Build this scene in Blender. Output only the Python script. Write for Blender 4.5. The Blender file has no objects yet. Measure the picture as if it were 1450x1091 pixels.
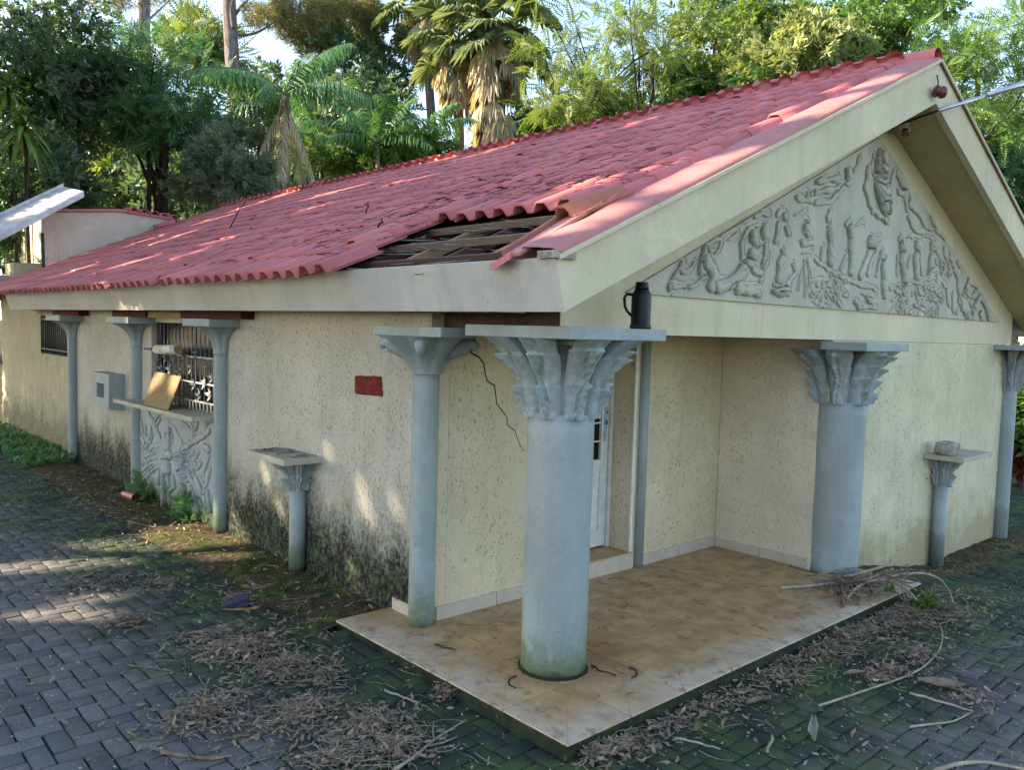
import bpy, bmesh, math, random
import numpy as np
from mathutils import Vector, Matrix, noise as mnoise

SC = bpy.context.scene
COL = SC.collection
rng = np.random.default_rng(7)
random.seed(7)

# ------------------------------------------------------------------ camera
CAM = np.array([-2.841, -2.629, 2.026])
FPX = 1169.93                       # focal length in pixels of the 1450 px wide photograph
_y, _p, _r = np.radians([-42.485, 3.811, 1.632])
_F = np.array([np.sin(-_y) * np.cos(_p), np.cos(_y) * np.cos(_p), -np.sin(_p)])
_R0 = np.cross(_F, [0, 0, 1.0]); _R0 /= np.linalg.norm(_R0)
_U0 = np.cross(_R0, _F)
_R = np.cos(_r) * _R0 + np.sin(_r) * _U0
_U = -np.sin(_r) * _R0 + np.cos(_r) * _U0
cd = bpy.data.cameras.new('camera')
cam = bpy.data.objects.new('camera', cd); COL.objects.link(cam)
cam.matrix_world = Matrix(((_R[0], _U[0], -_F[0], CAM[0]), (_R[1], _U[1], -_F[1], CAM[1]), (_R[2], _U[2], -_F[2], CAM[2]), (0, 0, 0, 1)))
cd.sensor_width = 36.0; cd.lens = FPX / 1450 * 36.0
cd.clip_start = 0.05; cd.clip_end = 2000
SC.camera = cam

# ------------------------------------------------------------------ light
SUN = np.array([-1.15, 1.0, 0.92]); SUN /= np.linalg.norm(SUN)
SC.world = bpy.data.worlds.new('World'); SC.world.use_nodes = True
wn = SC.world.node_tree
bgn = wn.nodes['Background']; bgn.inputs[1].default_value = 0.15
sky = wn.nodes.new('ShaderNodeTexSky'); sky.sky_type = 'NISHITA'; sky.sun_disc = False
sky.sun_elevation = math.asin(SUN[2]); sky.sun_rotation = math.atan2(SUN[0], SUN[1])
sky.air_density = 1.0; sky.dust_density = .7; sky.ozone_density = 1.0
wn.links.new(sky.outputs[0], bgn.inputs[0])
sl = bpy.data.lights.new('sun', 'SUN'); sl.energy = 5.0; sl.angle = math.radians(0.55); sl.color = (1.0, 0.86, 0.66)
so = bpy.data.objects.new('sun', sl); COL.objects.link(so)
so.rotation_euler = Vector(SUN).to_track_quat('Z', 'Y').to_euler(); so.location = (-20, 20, 30)
SC.view_settings.view_transform = 'Standard'; SC.view_settings.look = 'None'
SC.view_settings.exposure = 1.85; SC.view_settings.use_white_balance = True; SC.view_settings.white_balance_temperature = 7000; SC.view_settings.white_balance_tint = 12
SC.view_settings.gamma = 1.0; SC.view_settings.use_curve_mapping = False
SC.cycles.use_denoising = True
SC.cycles.max_bounces = 8; SC.cycles.diffuse_bounces = 5; SC.cycles.glossy_bounces = 3; SC.cycles.transmission_bounces = 4
SC.cycles.sample_clamp_indirect = 8

# ------------------------------------------------------------------ measuring helpers (image ray -> world point)
def ray(px, py):
    return _F + _R * (px - 725) / FPX - _U * (py - 545.5) / FPX
def at(px, py, depth):
    return CAM + ray(px, py) * depth
def bz(px, py, z=0.0):
    d = ray(px, py); return CAM + d * (z - CAM[2]) / d[2]
def bx(px, py, x):
    d = ray(px, py); return CAM + d * (x - CAM[0]) / d[0]
def by(px, py, y):
    d = ray(px, py); return CAM + d * (y - CAM[1]) / d[1]
def project(P):
    v = np.asarray(P, float) - CAM; z = v @ _F
    return 725 + FPX * (v @ _R) / z, 545.5 - FPX * (v @ _U) / z, z
def sstep(a, b, x):
    t = np.clip((np.asarray(x, float) - a) / (b - a), 0, 1); return t * t * (3 - 2 * t)

# ------------------------------------------------------------------ material helpers
class N:
    def __init__(s, name):
        s.m = bpy.data.materials.new(name); s.m.use_nodes = True
        s.t = s.m.node_tree; s.b = s.t.nodes['Principled BSDF']; s.out = s.t.nodes['Material Output']
        s._pos = None
    def n(s, typ, **kw):
        x = s.t.nodes.new(typ)
        for k, v in kw.items(): setattr(x, k, v)
        return x
    def l(s, a, b): s.t.links.new(a, b)
    def setin(s, node, i, v):
        if hasattr(v, 'is_output') or isinstance(v, bpy.types.NodeSocket): s.l(v, node.inputs[i])
        else: node.inputs[i].default_value = v
    @property
    def pos(s):
        if s._pos is None: s._pos = s.n('ShaderNodeNewGeometry').outputs['Position']
        return s._pos
    def obj(s): return s.n('ShaderNodeTexCoord').outputs['Object']
    def math(s, op, a, b=0.0, clamp=False):
        x = s.n('ShaderNodeMath', operation=op); x.use_clamp = clamp
        s.setin(x, 0, a); s.setin(x, 1, b); return x.outputs[0]
    def xyz(s, v):
        x = s.n('ShaderNodeSeparateXYZ'); s.l(v, x.inputs[0]); return x.outputs
    def scale(s, v, sc):
        x = s.n('ShaderNodeVectorMath', operation='MULTIPLY'); s.l(v, x.inputs[0]); x.inputs[1].default_value = sc; return x.outputs[0]
    def noise(s, v, scale, detail=4, rough=.55, dist=0.0):
        x = s.n('ShaderNodeTexNoise'); s.l(v, x.inputs['Vector'])
        x.inputs['Scale'].default_value = scale; x.inputs['Detail'].default_value = detail
        x.inputs['Roughness'].default_value = rough; x.inputs['Distortion'].default_value = dist
        return x.outputs['Fac']
    def vor(s, v, scale, feature='F1'):
        x = s.n('ShaderNodeTexVoronoi', feature=feature); s.l(v, x.inputs['Vector']); x.inputs['Scale'].default_value = scale
        return x
    def ramp(s, f, a, b, lo=0.0, hi=1.0):
        x = s.n('ShaderNodeMapRange'); x.interpolation_type = 'SMOOTHSTEP'
        s.setin(x, 0, f); s.setin(x, 1, a); s.setin(x, 2, b); s.setin(x, 3, lo); s.setin(x, 4, hi); return x.outputs[0]
    def mix(s, f, a, b, typ='MIX'):
        x = s.n('ShaderNodeMix', data_type='RGBA', blend_type=typ)
        s.setin(x, 0, f)
        for i, v in ((6, a), (7, b)):
            if isinstance(v, tuple): v = (*v, 1) if len(v) == 3 else v
            s.setin(x, i, v)
        return x.outputs[2]
    def rnd(s):
        a = s.n('ShaderNodeAttribute', attribute_name='rnd').outputs['Fac']
        b = s.n('ShaderNodeObjectInfo').outputs['Random']
        return s.math('FRACT', s.math('ADD', a, b))
    def bump(s, h, dist=.01, strength=1.0):
        x = s.n('ShaderNodeBump'); x.inputs['Distance'].default_value = dist; x.inputs['Strength'].default_value = strength
        s.l(h, x.inputs['Height']); s.l(x.outputs[0], s.b.inputs['Normal']); return x
    def done(s, col, rough=.8, spec=.3, metal=0.0):
        if isinstance(col, tuple): s.b.inputs['Base Color'].default_value = (*col, 1)
        else: s.l(col, s.b.inputs['Base Color'])
        s.setin(s.b, 'Roughness', rough)
        s.b.inputs['Specular IOR Level'].default_value = spec
        s.b.inputs['Metallic'].default_value = metal
        return s.m

def simple(name, col, rough=.7, spec=.3, var=.25, scale=12, bump=.003, metal=0.0):
    m = N(name); f = m.noise(m.pos, scale, 5)
    c = m.mix(m.ramp(f, .3, .7), tuple(x * (1 - var) for x in col), tuple(min(1, x * (1 + var)) for x in col))
    m.bump(m.noise(m.pos, scale * 6, 4), bump)
    return m.done(c, rough, spec, metal)

def plaster(name, col, moss=0.0, brown=0.0, pit=1.0, coarse=0.0):
    m = N(name); P = m.pos; x, y, z = m.xyz(P)
    big = m.noise(P, 1.3, 5, .6)
    c = m.mix(m.ramp(big, .3, .75), tuple(v * .86 for v in col), tuple(v * 1.07 for v in col))
    # short dragged grooves of the rendered finish
    Pv = m.scale(P, (1.0, 1.0, .55))
    g1 = m.noise(Pv, 74, 2, .5, 1.2); g2 = m.noise(Pv, 5, 3)
    groove = m.ramp(m.math('ADD', g1, m.math('MULTIPLY', g2, .16)), .715, .765)
    g3 = m.noise(m.scale(P, (1, 1, .8)), 95, 2, .5, .8)
    pits = m.math('MULTIPLY', m.math('MAXIMUM', groove, m.ramp(g3, .735, .77)), pit)
    c = m.mix(m.math('MULTIPLY', pits, .66), c, tuple(v * .2 for v in col))
    streak = m.noise(m.scale(P, (5.5, 5.5, .5)), 1.6, 5, .65)
    c = m.mix(m.ramp(streak, .50, .76, 0, .24), c, (.17, .155, .115))
    c = m.mix(m.ramp(m.noise(P, 3.4, 6, .72), .56, .66, 0, .20), c, tuple(min(1, v * 1.3) for v in col)); c = m.mix(m.ramp(m.noise(P, 28, 4, .7), .64, .72, 0, .35), c, tuple(v * .5 for v in col))
    if moss:
        edge = m.noise(m.scale(P, (1, 1, .6)), 2.6, 6, .7); fine = m.noise(P, 26, 4, .7)
        hgt = m.math('ADD', m.math('MULTIPLY', edge, .95), m.math('MULTIPLY', fine, .42))
        k = m.ramp(m.math('SUBTRACT', hgt, m.math('MULTIPLY', z, .98)), -.06, .44, 0, moss)
        grn = m.mix(m.ramp(m.noise(P, 7, 4), .46, .76), (.008, .011, .008), (.045, .075, .020))
        halo = m.ramp(m.math('SUBTRACT', hgt, m.math('MULTIPLY', z, .72)), -.05, .55, 0, moss * .5)
        c = m.mix(halo, c, (.20, .225, .15)); c = m.mix(m.math('MULTIPLY', k, m.ramp(fine, .3, .6, .72, 1.0)), c, grn)
    if brown:
        k = m.ramp(m.math('SUBTRACT', m.noise(P, 2.2, 5, .65), m.math('MULTIPLY', m.math('ADD', z, .25), .8)), .0, .42, 0, brown)
        c = m.mix(k, c, (.21, .165, .085))
    h = m.math('SUBTRACT', m.math('MULTIPLY', m.noise(P, 40 if not coarse else 9, 5), .4 + coarse), m.math('MULTIPLY', pits, 1.0))
    m.bump(h, .007 if not coarse else .03)
    return m.done(c, .9, .15)

def paint(name, col, moss=.8, zoff=0.0, rough=.62, grime=0.0):
    m = N(name); P = m.pos; x, y, z = m.xyz(P)
    f = m.noise(m.scale(P, (1, 1, .35)), 4, 5)
    c = m.mix(m.ramp(f, .3, .75), tuple(v * .84 for v in col), tuple(v * 1.08 for v in col))
    sp = m.noise(P, 60, 2)
    c = m.mix(m.ramp(sp, .72, .76, 0, .7), c, (.10, .10, .09))
    st = m.noise(m.scale(P, (7, 7, .45)), 2.2, 5, .6)
    c = m.mix(m.ramp(st, .56, .78, 0, .4), c, tuple(v * .55 for v in col))
    if moss:
        k = m.ramp(m.math('SUBTRACT', m.math('ADD', m.noise(P, 3.2, 5, .7), zoff), m.math('MULTIPLY', z, 1.15)), .12, .56, 0, moss)
        c = m.mix(k, c, (.075, .12, .045))
        k2 = m.ramp(m.math('SUBTRACT', m.noise(P, 9, 5, .7), m.math('MULTIPLY', z, 4.2)), .1, .45, 0, moss)
        c = m.mix(k2, c, (.018, .028, .014))
    pt = m.ramp(m.noise(P, 2.6, 6, .7), .54, .60, 0, .22); c = m.mix(pt, c, tuple(min(1, v * 1.45) for v in col))
    c = m.mix(m.ramp(m.noise(P, 7.5, 6, .75), .62, .70, 0, .45), c, tuple(v * .55 for v in col))
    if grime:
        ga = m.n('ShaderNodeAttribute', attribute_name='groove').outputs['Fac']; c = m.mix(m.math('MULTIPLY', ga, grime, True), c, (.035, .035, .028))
    m.bump(m.noise(P, 30, 5), .006)
    return m.done(c, rough, .35)

M = {}
def soil_mat():
    m = N('mossy_soil'); P = m.pos
    c = m.mix(m.ramp(m.noise(P, 14, 5, .7), .35, .7), (.045, .032, .020), (.13, .095, .058))
    c = m.mix(m.ramp(m.noise(P, 2.1, 5, .65), .44, .60, 0, .9), c, m.mix(m.ramp(m.noise(P, 9, 4), .4, .65), (.022, .045, .014), (.10, .14, .020)))
    c = m.mix(m.ramp(m.noise(P, 70, 3), .60, .7, 0, .7), c, (.22, .17, .12))
    m.bump(m.noise(P, 40, 6, .7), .02)
    return m.done(c, .95, .1)
CREAM = (.61, .55, .385)
M['plaster_left'] = plaster('plaster_left', (.47, .445, .38), moss=1.0)
M['plaster_front'] = plaster('plaster_front', CREAM, brown=.55)
M['plaster_porch'] = plaster('plaster_porch', (.58, .50, .34), pit=.8)
M['plaster_room'] = plaster('plaster_room', (.62, .54, .43), pit=.5)
M['plaster_rough'] = plaster('plaster_rough', (.46, .42, .29), moss=.55, brown=.6, pit=.8, coarse=.8)
M['cream_paint'] = plaster('cream_paint', CREAM, pit=.12)
M['grey_cream'] = plaster('grey_cream', (.50, .495, .465), pit=.15)
M['soffit'] = plaster('soffit', (.50, .41, .22), pit=.05)
M['beam_stain_shade'] = simple('beam_stain_shade', (.075, .045, .03), .9)
M['red_band_shaded'] = simple('red_band_shaded', (.075, .012, .012), .85)  # red paint, darkened in colour for the shade under the eave
M['col_blue'] = paint('col_blue', (.265, .315, .312), zoff=.10)
M['col_dry'] = paint('col_dry', (.265, .315, .312), moss=.35, zoff=-.36)
M['cap_blue'] = paint('cap_blue', (.28, .33, .33), moss=0, grime=0)
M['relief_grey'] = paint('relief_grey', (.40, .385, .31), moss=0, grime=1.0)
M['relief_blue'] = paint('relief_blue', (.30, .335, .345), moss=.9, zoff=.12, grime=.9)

def tile_mat(name, col):
    m = N(name); P = m.pos; r = m.rnd()
    c = m.mix(r, tuple(v * .80 for v in col), tuple(v * 1.18 for v in col)); c = m.mix(m.ramp(m.math('FRACT', m.math('MULTIPLY', r, 7.3)), .88, .96, 0, .30), c, (.42, .22, .17))
    c = m.mix(m.ramp(m.noise(P, 2.0, 5), .45, .72, 0, .45), c, tuple(v * .55 for v in col))
    c = m.mix(m.ramp(m.noise(P, 9, 5, .7), .55, .78, 0, .5), c, (.30, .19, .17))
    c = m.mix(m.ramp(m.noise(P, 38, 3), .66, .74, 0, .7), c, (.07, .045, .04))
    m.bump(m.noise(P, 70, 4), .002)
    return m.done(c, m.ramp(m.noise(P, 12, 4), .3, .7, .5, .8), .3)
M['tile'] = tile_mat('roof_red', (.52, .155, .158))
M['tile_raw'] = tile_mat('roof_clay', (.36, .135, .088))
M['verge'] = tile_mat('verge_red', (.50, .20, .185))
def wood(name, col):
    m = N(name); P = m.pos
    f = m.noise(m.scale(P, (3, 3, 18)), 5, 5, .6, .4)
    c = m.mix(f, tuple(v * .5 for v in col), tuple(v * 1.3 for v in col))
    m.bump(f, .004); return m.done(c, .8, .2)
M['wood'] = wood('timber', (.36, .24, .14))
M['wood_dark'] = wood('timber_dark', (.11, .060, .045))
M['wood_board'] = wood('board', (.30, .205, .105))
M['wood_grey'] = wood('timber_grey', (.20, .145, .115))
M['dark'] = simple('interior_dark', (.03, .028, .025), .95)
M['metal_white'] = simple('white_metal', (.60, .60, .56), .45, .4, .12)
M['iron'] = simple('dark_iron', (.035, .045, .06), .6, .4)
M['iron_grey'] = simple('grey_iron', (.33, .37, .42), .55, .4)
M['glass'] = simple('dark_glass', (.006, .007, .008), .12, .25, .1)
M['concrete'] = simple('concrete', (.30, .29, .26), .95, .1, .3, 9, .006)
M['soil'] = soil_mat()
M['thermos'] = simple('thermos_green', (.004, .009, .007), .42, .3, .2)
M['brick_red'] = simple('brick_red', (.20, .028, .024), .85, .2, .45, 60, .006)
M['stone'] = simple('grey_stone', (.33, .30, .26), .9, .2, .35, 22, .008)
M['blue_plastic'] = simple('blue_rubber', (.016, .021, .058), .6, .3)
M['yellow_plastic'] = simple('yellow_rubber', (.32, .21, .06), .6, .3)
M['red_plastic'] = simple('red_plastic', (.35, .05, .05), .4, .4)
M['brown_red'] = simple('brown_glaze', (.11, .018, .018), .25, .5)
M['steel'] = simple('galvanised', (.50, .50, .50), .38, .5, .15, metal=.7)
M['sheet'] = simple('grey_sheet', (.52, .52, .54), .5, .4, .2, 5)
M['white_card'] = simple('white_card', (.55, .52, .46), .8)
M['cable'] = simple('black_cable', (.02, .018, .015), .6)

def floor_mat():
    m = N('floor_tile_print'); P = m.pos; x, y, z = m.xyz(P)
    G = .468
    def saw(v, off=0.0): return m.math('FRACT', m.math('ADD', m.math('DIVIDE', v, G), 50.0 + off))
    u, v = saw(x), saw(y)
    def line(e, w=.012):      # thin printed line where e crosses .5
        return m.ramp(m.math('ABSOLUTE', m.math('SUBTRACT', e, .5)), w * .4, w, 1.0, 0.0)
    d1 = m.math('FRACT', m.math('ADD', m.math('ADD', u, v), .5)); d2 = m.math('FRACT', m.math('ADD', m.math('SUBTRACT', u, v), .5))
    ln = m.math('MAXIMUM', line(d1), line(d2))
    tint = m.mix(m.rnd(), (.50, .43, .34), (.58, .51, .42))
    c = m.mix(m.math('MULTIPLY', ln, .55), tint, (.20, .16, .12))
    edge = m.math('MINIMUM', x, y)
    wob = m.math('ADD', m.noise(P, 2.5, 5, .65), 0.0)
    dirt = m.ramp(m.math('ADD', m.math('MULTIPLY', edge, .75), m.math('MULTIPLY', wob, .9)), .28, .74, .10, .86)
    dirtc = m.mix(m.ramp(m.noise(P, 6, 4), .35, .7), (.31, .165, .05), (.47, .27, .095))
    c = m.mix(dirt, c, dirtc)
    blot = m.noise(P, 9, 6, .7)
    c = m.mix(m.ramp(blot, .52, .68, 0, .60), c, (.11, .075, .044)); c = m.mix(m.ramp(m.noise(P, 3.6, 6, .75), .54, .70, 0, .30), c, (.15, .095, .05))
    c = m.mix(m.ramp(m.noise(P, 45, 3), .66, .72, 0, .6), c, (.09, .065, .045))
    # rust-brown wet patch behind the near column and green near the column feet
    dx = m.math('SUBTRACT', x, .95); dy = m.math('SUBTRACT', y, .80)
    rr = m.math('SQRT', m.math('ADD', m.math('MULTIPLY', dx, dx), m.math('MULTIPLY', dy, dy)))
    c = m.mix(m.ramp(m.math('ADD', rr, m.math('MULTIPLY', blot, .3)), .25, .58, .55, 0), c, (.26, .11, .03))
    m.bump(m.noise(P, 30, 4), .0015)
    return m.done(c, m.ramp(blot, .3, .7, .35, .75), .4)
M['floor_tile'] = floor_mat()
def skirt_mat():
    m = N('skirting_tile'); P = m.pos
    c = m.mix(m.noise(P, 6, 5), (.36, .30, .23), (.52, .46, .38))
    c = m.mix(m.ramp(m.noise(P, 20, 4), .6, .74, 0, .6), c, (.2, .16, .11))
    return m.done(c, .4, .4)
M['skirting'] = skirt_mat()

def paver_mat():
    m = N('paver_concrete'); P = m.pos; x, y, z = m.xyz(P); r = m.rnd()
    c = m.mix(r, (.112, .106, .104), (.200, .186, .176))
    c = m.mix(m.ramp(m.noise(P, 90, 3), .35, .7, 0, .5), c, (.065, .068, .074))
    c = m.mix(m.ramp(m.noise(P, 5, 5), .45, .75, 0, .6), c, (.05, .058, .058))
    # moss: thickest along the damp foot of the building
    dx = m.math('MAXIMUM', m.math('SUBTRACT', .0, x), 0.0); dy = m.math('MAXIMUM', m.math('SUBTRACT', .0, y), 0.0)
    d = m.math('SQRT', m.math('ADD', m.math('MULTIPLY', dx, dx), m.math('MULTIPLY', dy, dy)))
    n1 = m.noise(P, 1.25, 5, .62); n2 = m.noise(P, 7, 5, .7)
    k = m.math('ADD', m.math('ADD', m.math('MULTIPLY', n1, 1.5), m.math('MULTIPLY', n2, .6)), m.math('MULTIPLY', d, -.60))
    k = m.ramp(k, .16, .80)
    g = m.mix(m.ramp(m.noise(P, 3.1, 4), .40, .66), (.012, .030, .020), (.042, .085, .016))
    c = m.mix(m.math('MULTIPLY', k, .90), c, g)
    br = m.ramp(m.math('ADD', m.noise(P, 1.7, 4), m.math('MULTIPLY', m.noise(P, 13, 4), .35)), .84, .93, 0, .8)
    c = m.mix(m.math('MULTIPLY', br, k), c, (.11, .17, .018))
    c = m.mix(m.ramp(m.noise(P, 22, 5, .75), .55, .78, 0, .55), c, (.045, .042, .034)); c = m.mix(m.ramp(m.noise(P, 210, 2), .64, .72, 0, .5), c, (.26, .25, .24))
    m.bump(m.math('ADD', m.noise(P, 140, 4), m.math('MULTIPLY', m.noise(P, 18, 4), 1.4)), .006)
    return m.done(c, .85, .25), (g, k)
M['paver'] = paver_mat()[0]
def joint_mat():
    m = N('joint_moss'); P = m.pos; x, y, z = m.xyz(P)
    c = m.mix(m.ramp(m.noise(P, 4, 5), .35, .65), (.022, .022, .018), (.016, .036, .012))
    m.bump(m.noise(P, 60, 5), .01)
    return m.done(c, .95, .1)
M['joint'] = joint_mat()
def ground_mat():
    m = N('earth'); P = m.pos
    c = m.mix(m.ramp(m.noise(P, .7, 6), .35, .65), (.06, .045, .03), (.035, .055, .018))
    c = m.mix(m.ramp(m.noise(P, 12, 5, .7), .5, .7, 0, .6), c, (.15, .11, .07))
    m.bump(m.noise(P, 25, 5), .02)
    return m.done(c, .95, .1)
M['ground'] = ground_mat()
def kerb_mat():
    m = N('mossy_concrete'); P = m.pos
    c = m.mix(m.ramp(m.noise(P, 5, 5, .7), .35, .68), (.014, .018, .014), (.032, .048, .020))
    c = m.mix(m.ramp(m.noise(P, 18, 5, .7), .58, .75, 0, .7), c, (.20, .19, .15))
    m.bump(m.noise(P, 40, 5), .006)
    return m.done(c, .9, .2)
M['kerb'] = kerb_mat()

def leaf_mat(name, a, b, c3=None, trans=.45, rough=.5):
    m = N(name); r = m.n('ShaderNodeAttribute', attribute_name='rnd').outputs['Fac']
    c = m.mix(r, a, b)
    if c3: c = m.mix(m.ramp(r, .90, .97), c, c3)
    m.done(c, rough * .85, .5)
    tr = m.n('ShaderNodeBsdfTranslucent'); m.l(m.mix(1.0, c, (1.0, 1.0, .55), 'MULTIPLY'), tr.inputs[0])
    mx = m.n('ShaderNodeMixShader'); mx.inputs[0].default_value = trans
    m.l(m.b.outputs[0], mx.inputs[1]); m.l(tr.outputs[0], mx.inputs[2]); m.l(mx.outputs[0], m.out.inputs[0])
    return m.m
M['lf_dark'] = leaf_mat('leaf_dark', (.062, .125, .072), (.145, .225, .130), (.24, .23, .10))
M['lf_mid'] = leaf_mat('leaf_mid', (.062, .160, .078), (.130, .265, .115))
M['lf_grey'] = leaf_mat('leaf_grey', (.15, .21, .15), (.25, .32, .22))
M['lf_bright'] = leaf_mat('leaf_bright', (.115, .19, .040), (.235, .31, .08), (.34, .31, .09), trans=.5)
M['lf_fresh'] = leaf_mat('leaf_fresh', (.075, .17, .040), (.16, .27, .065), None, trans=.42)
M['lf_pale'] = leaf_mat('leaf_pale', (.22, .28, .11), (.36, .40, .18))
M['lf_pine'] = leaf_mat('pine_needle', (.17, .18, .06), (.34, .30, .12), trans=.35)
M['lf_palm'] = leaf_mat('palm_leaf', (.06, .16, .065), (.12, .26, .09), trans=.35, rough=.38)
M['lf_fan'] = leaf_mat('fan_leaf', (.14, .20, .10), (.26, .31, .17), trans=.4, rough=.4)
M['lf_dead'] = leaf_mat('dead_frond', (.40, .34, .22), (.62, .53, .38), trans=.3, rough=.8)
M['lf_litter'] = leaf_mat('litter_leaf', (.14, .092, .058), (.31, .23, .155), (.48, .42, .33), trans=.08, rough=.8)
M['lf_red'] = leaf_mat('red_leaf', (.14, .022, .02), (.26, .06, .04))
M['lf_grass'] = leaf_mat('grass_blade', (.06, .14, .02), (.15, .25, .04))
def bark_mat(name, a, b):
    m = N(name); P = m.pos
    f = m.noise(m.scale(P, (1, 1, .3)), 9, 6, .65, .6)
    c = m.mix(m.ramp(f, .3, .7), a, b)
    m.bump(f, .05); return m.done(c, .95, .1)
M['bark_dark'] = bark_mat('bark_dark', (.018, .015, .012), (.06, .05, .042))
M['bark_pine'] = bark_mat('bark_pine', (.10, .08, .075), (.30, .25, .23))
M['bark_palm'] = bark_mat('bark_palm', (.11, .09, .06), (.28, .23, .17))
M['bark_grey'] = bark_mat('bark_grey', (.08, .068, .052), (.20, .175, .14))
M['twig'] = bark_mat('twig_bark', (.13, .095, .065), (.30, .235, .17))
M['twig_pale'] = bark_mat('twig_pale', (.27, .23, .17), (.42, .38, .30))
M['twig_dark'] = bark_mat('twig_dark', (.025, .018, .014), (.08, .055, .045))

# ------------------------------------------------------------------ mesh helpers
def wloc(o):
    v = Vector((0, 0, 0))
    while o is not None: v += o.location; o = o.parent
    return np.array(v)
def link(name, me, parent=None, loc=(0, 0, 0)):
    o = bpy.data.objects.new(name, me); COL.objects.link(o)
    if parent is not None: o.parent = parent
    o.location = loc; return o
def thing(name, loc, label, cat, group=None, rotz=0):
    o = bpy.data.objects.new(name, None); COL.objects.link(o); o.location = loc; o.empty_display_size = .1
    tag(o, label, cat, group); return o
def tag(o, label=None, cat=None, group=None, kind=None):
    if label: o['label'] = label
    if cat: o['category'] = cat
    if group: o['group'] = group
    if kind: o['kind'] = kind
    return o
def np_mesh(name, V, F, mat, attr=None, smooth=False):
    V = np.asarray(V, np.float32); F = np.asarray(F, np.int32)
    me = bpy.data.meshes.new(name); k = F.shape[1]
    me.vertices.add(len(V)); me.vertices.foreach_set('co', V.ravel())
    me.loops.add(F.size); me.loops.foreach_set('vertex_index', F.ravel())
    me.polygons.add(len(F)); me.polygons.foreach_set('loop_start', np.arange(0, F.size, k, dtype=np.int32))
    if smooth: me.polygons.foreach_set('use_smooth', np.ones(len(F), bool))
    me.update(calc_edges=True)
    if attr is not None:
        a = me.attributes.new('rnd', 'FLOAT', 'FACE'); a.data.foreach_set('value', np.asarray(attr, np.float32))
    for mm in (mat if isinstance(mat, (list, tuple)) else [mat]): me.materials.append(mm)
    return me
def np_obj(name, V, F, mat, parent=None, attr=None, smooth=False, origin=None):
    V = np.asarray(V, float)
    o0 = np.array(origin) if origin is not None else (wloc(parent) if parent is not None else np.zeros(3))
    me = np_mesh(name, V - o0, F, mat, attr, smooth)
    loc = o0 - (wloc(parent) if parent is not None else 0)
    return link(name, me, parent, tuple(loc))

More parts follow.
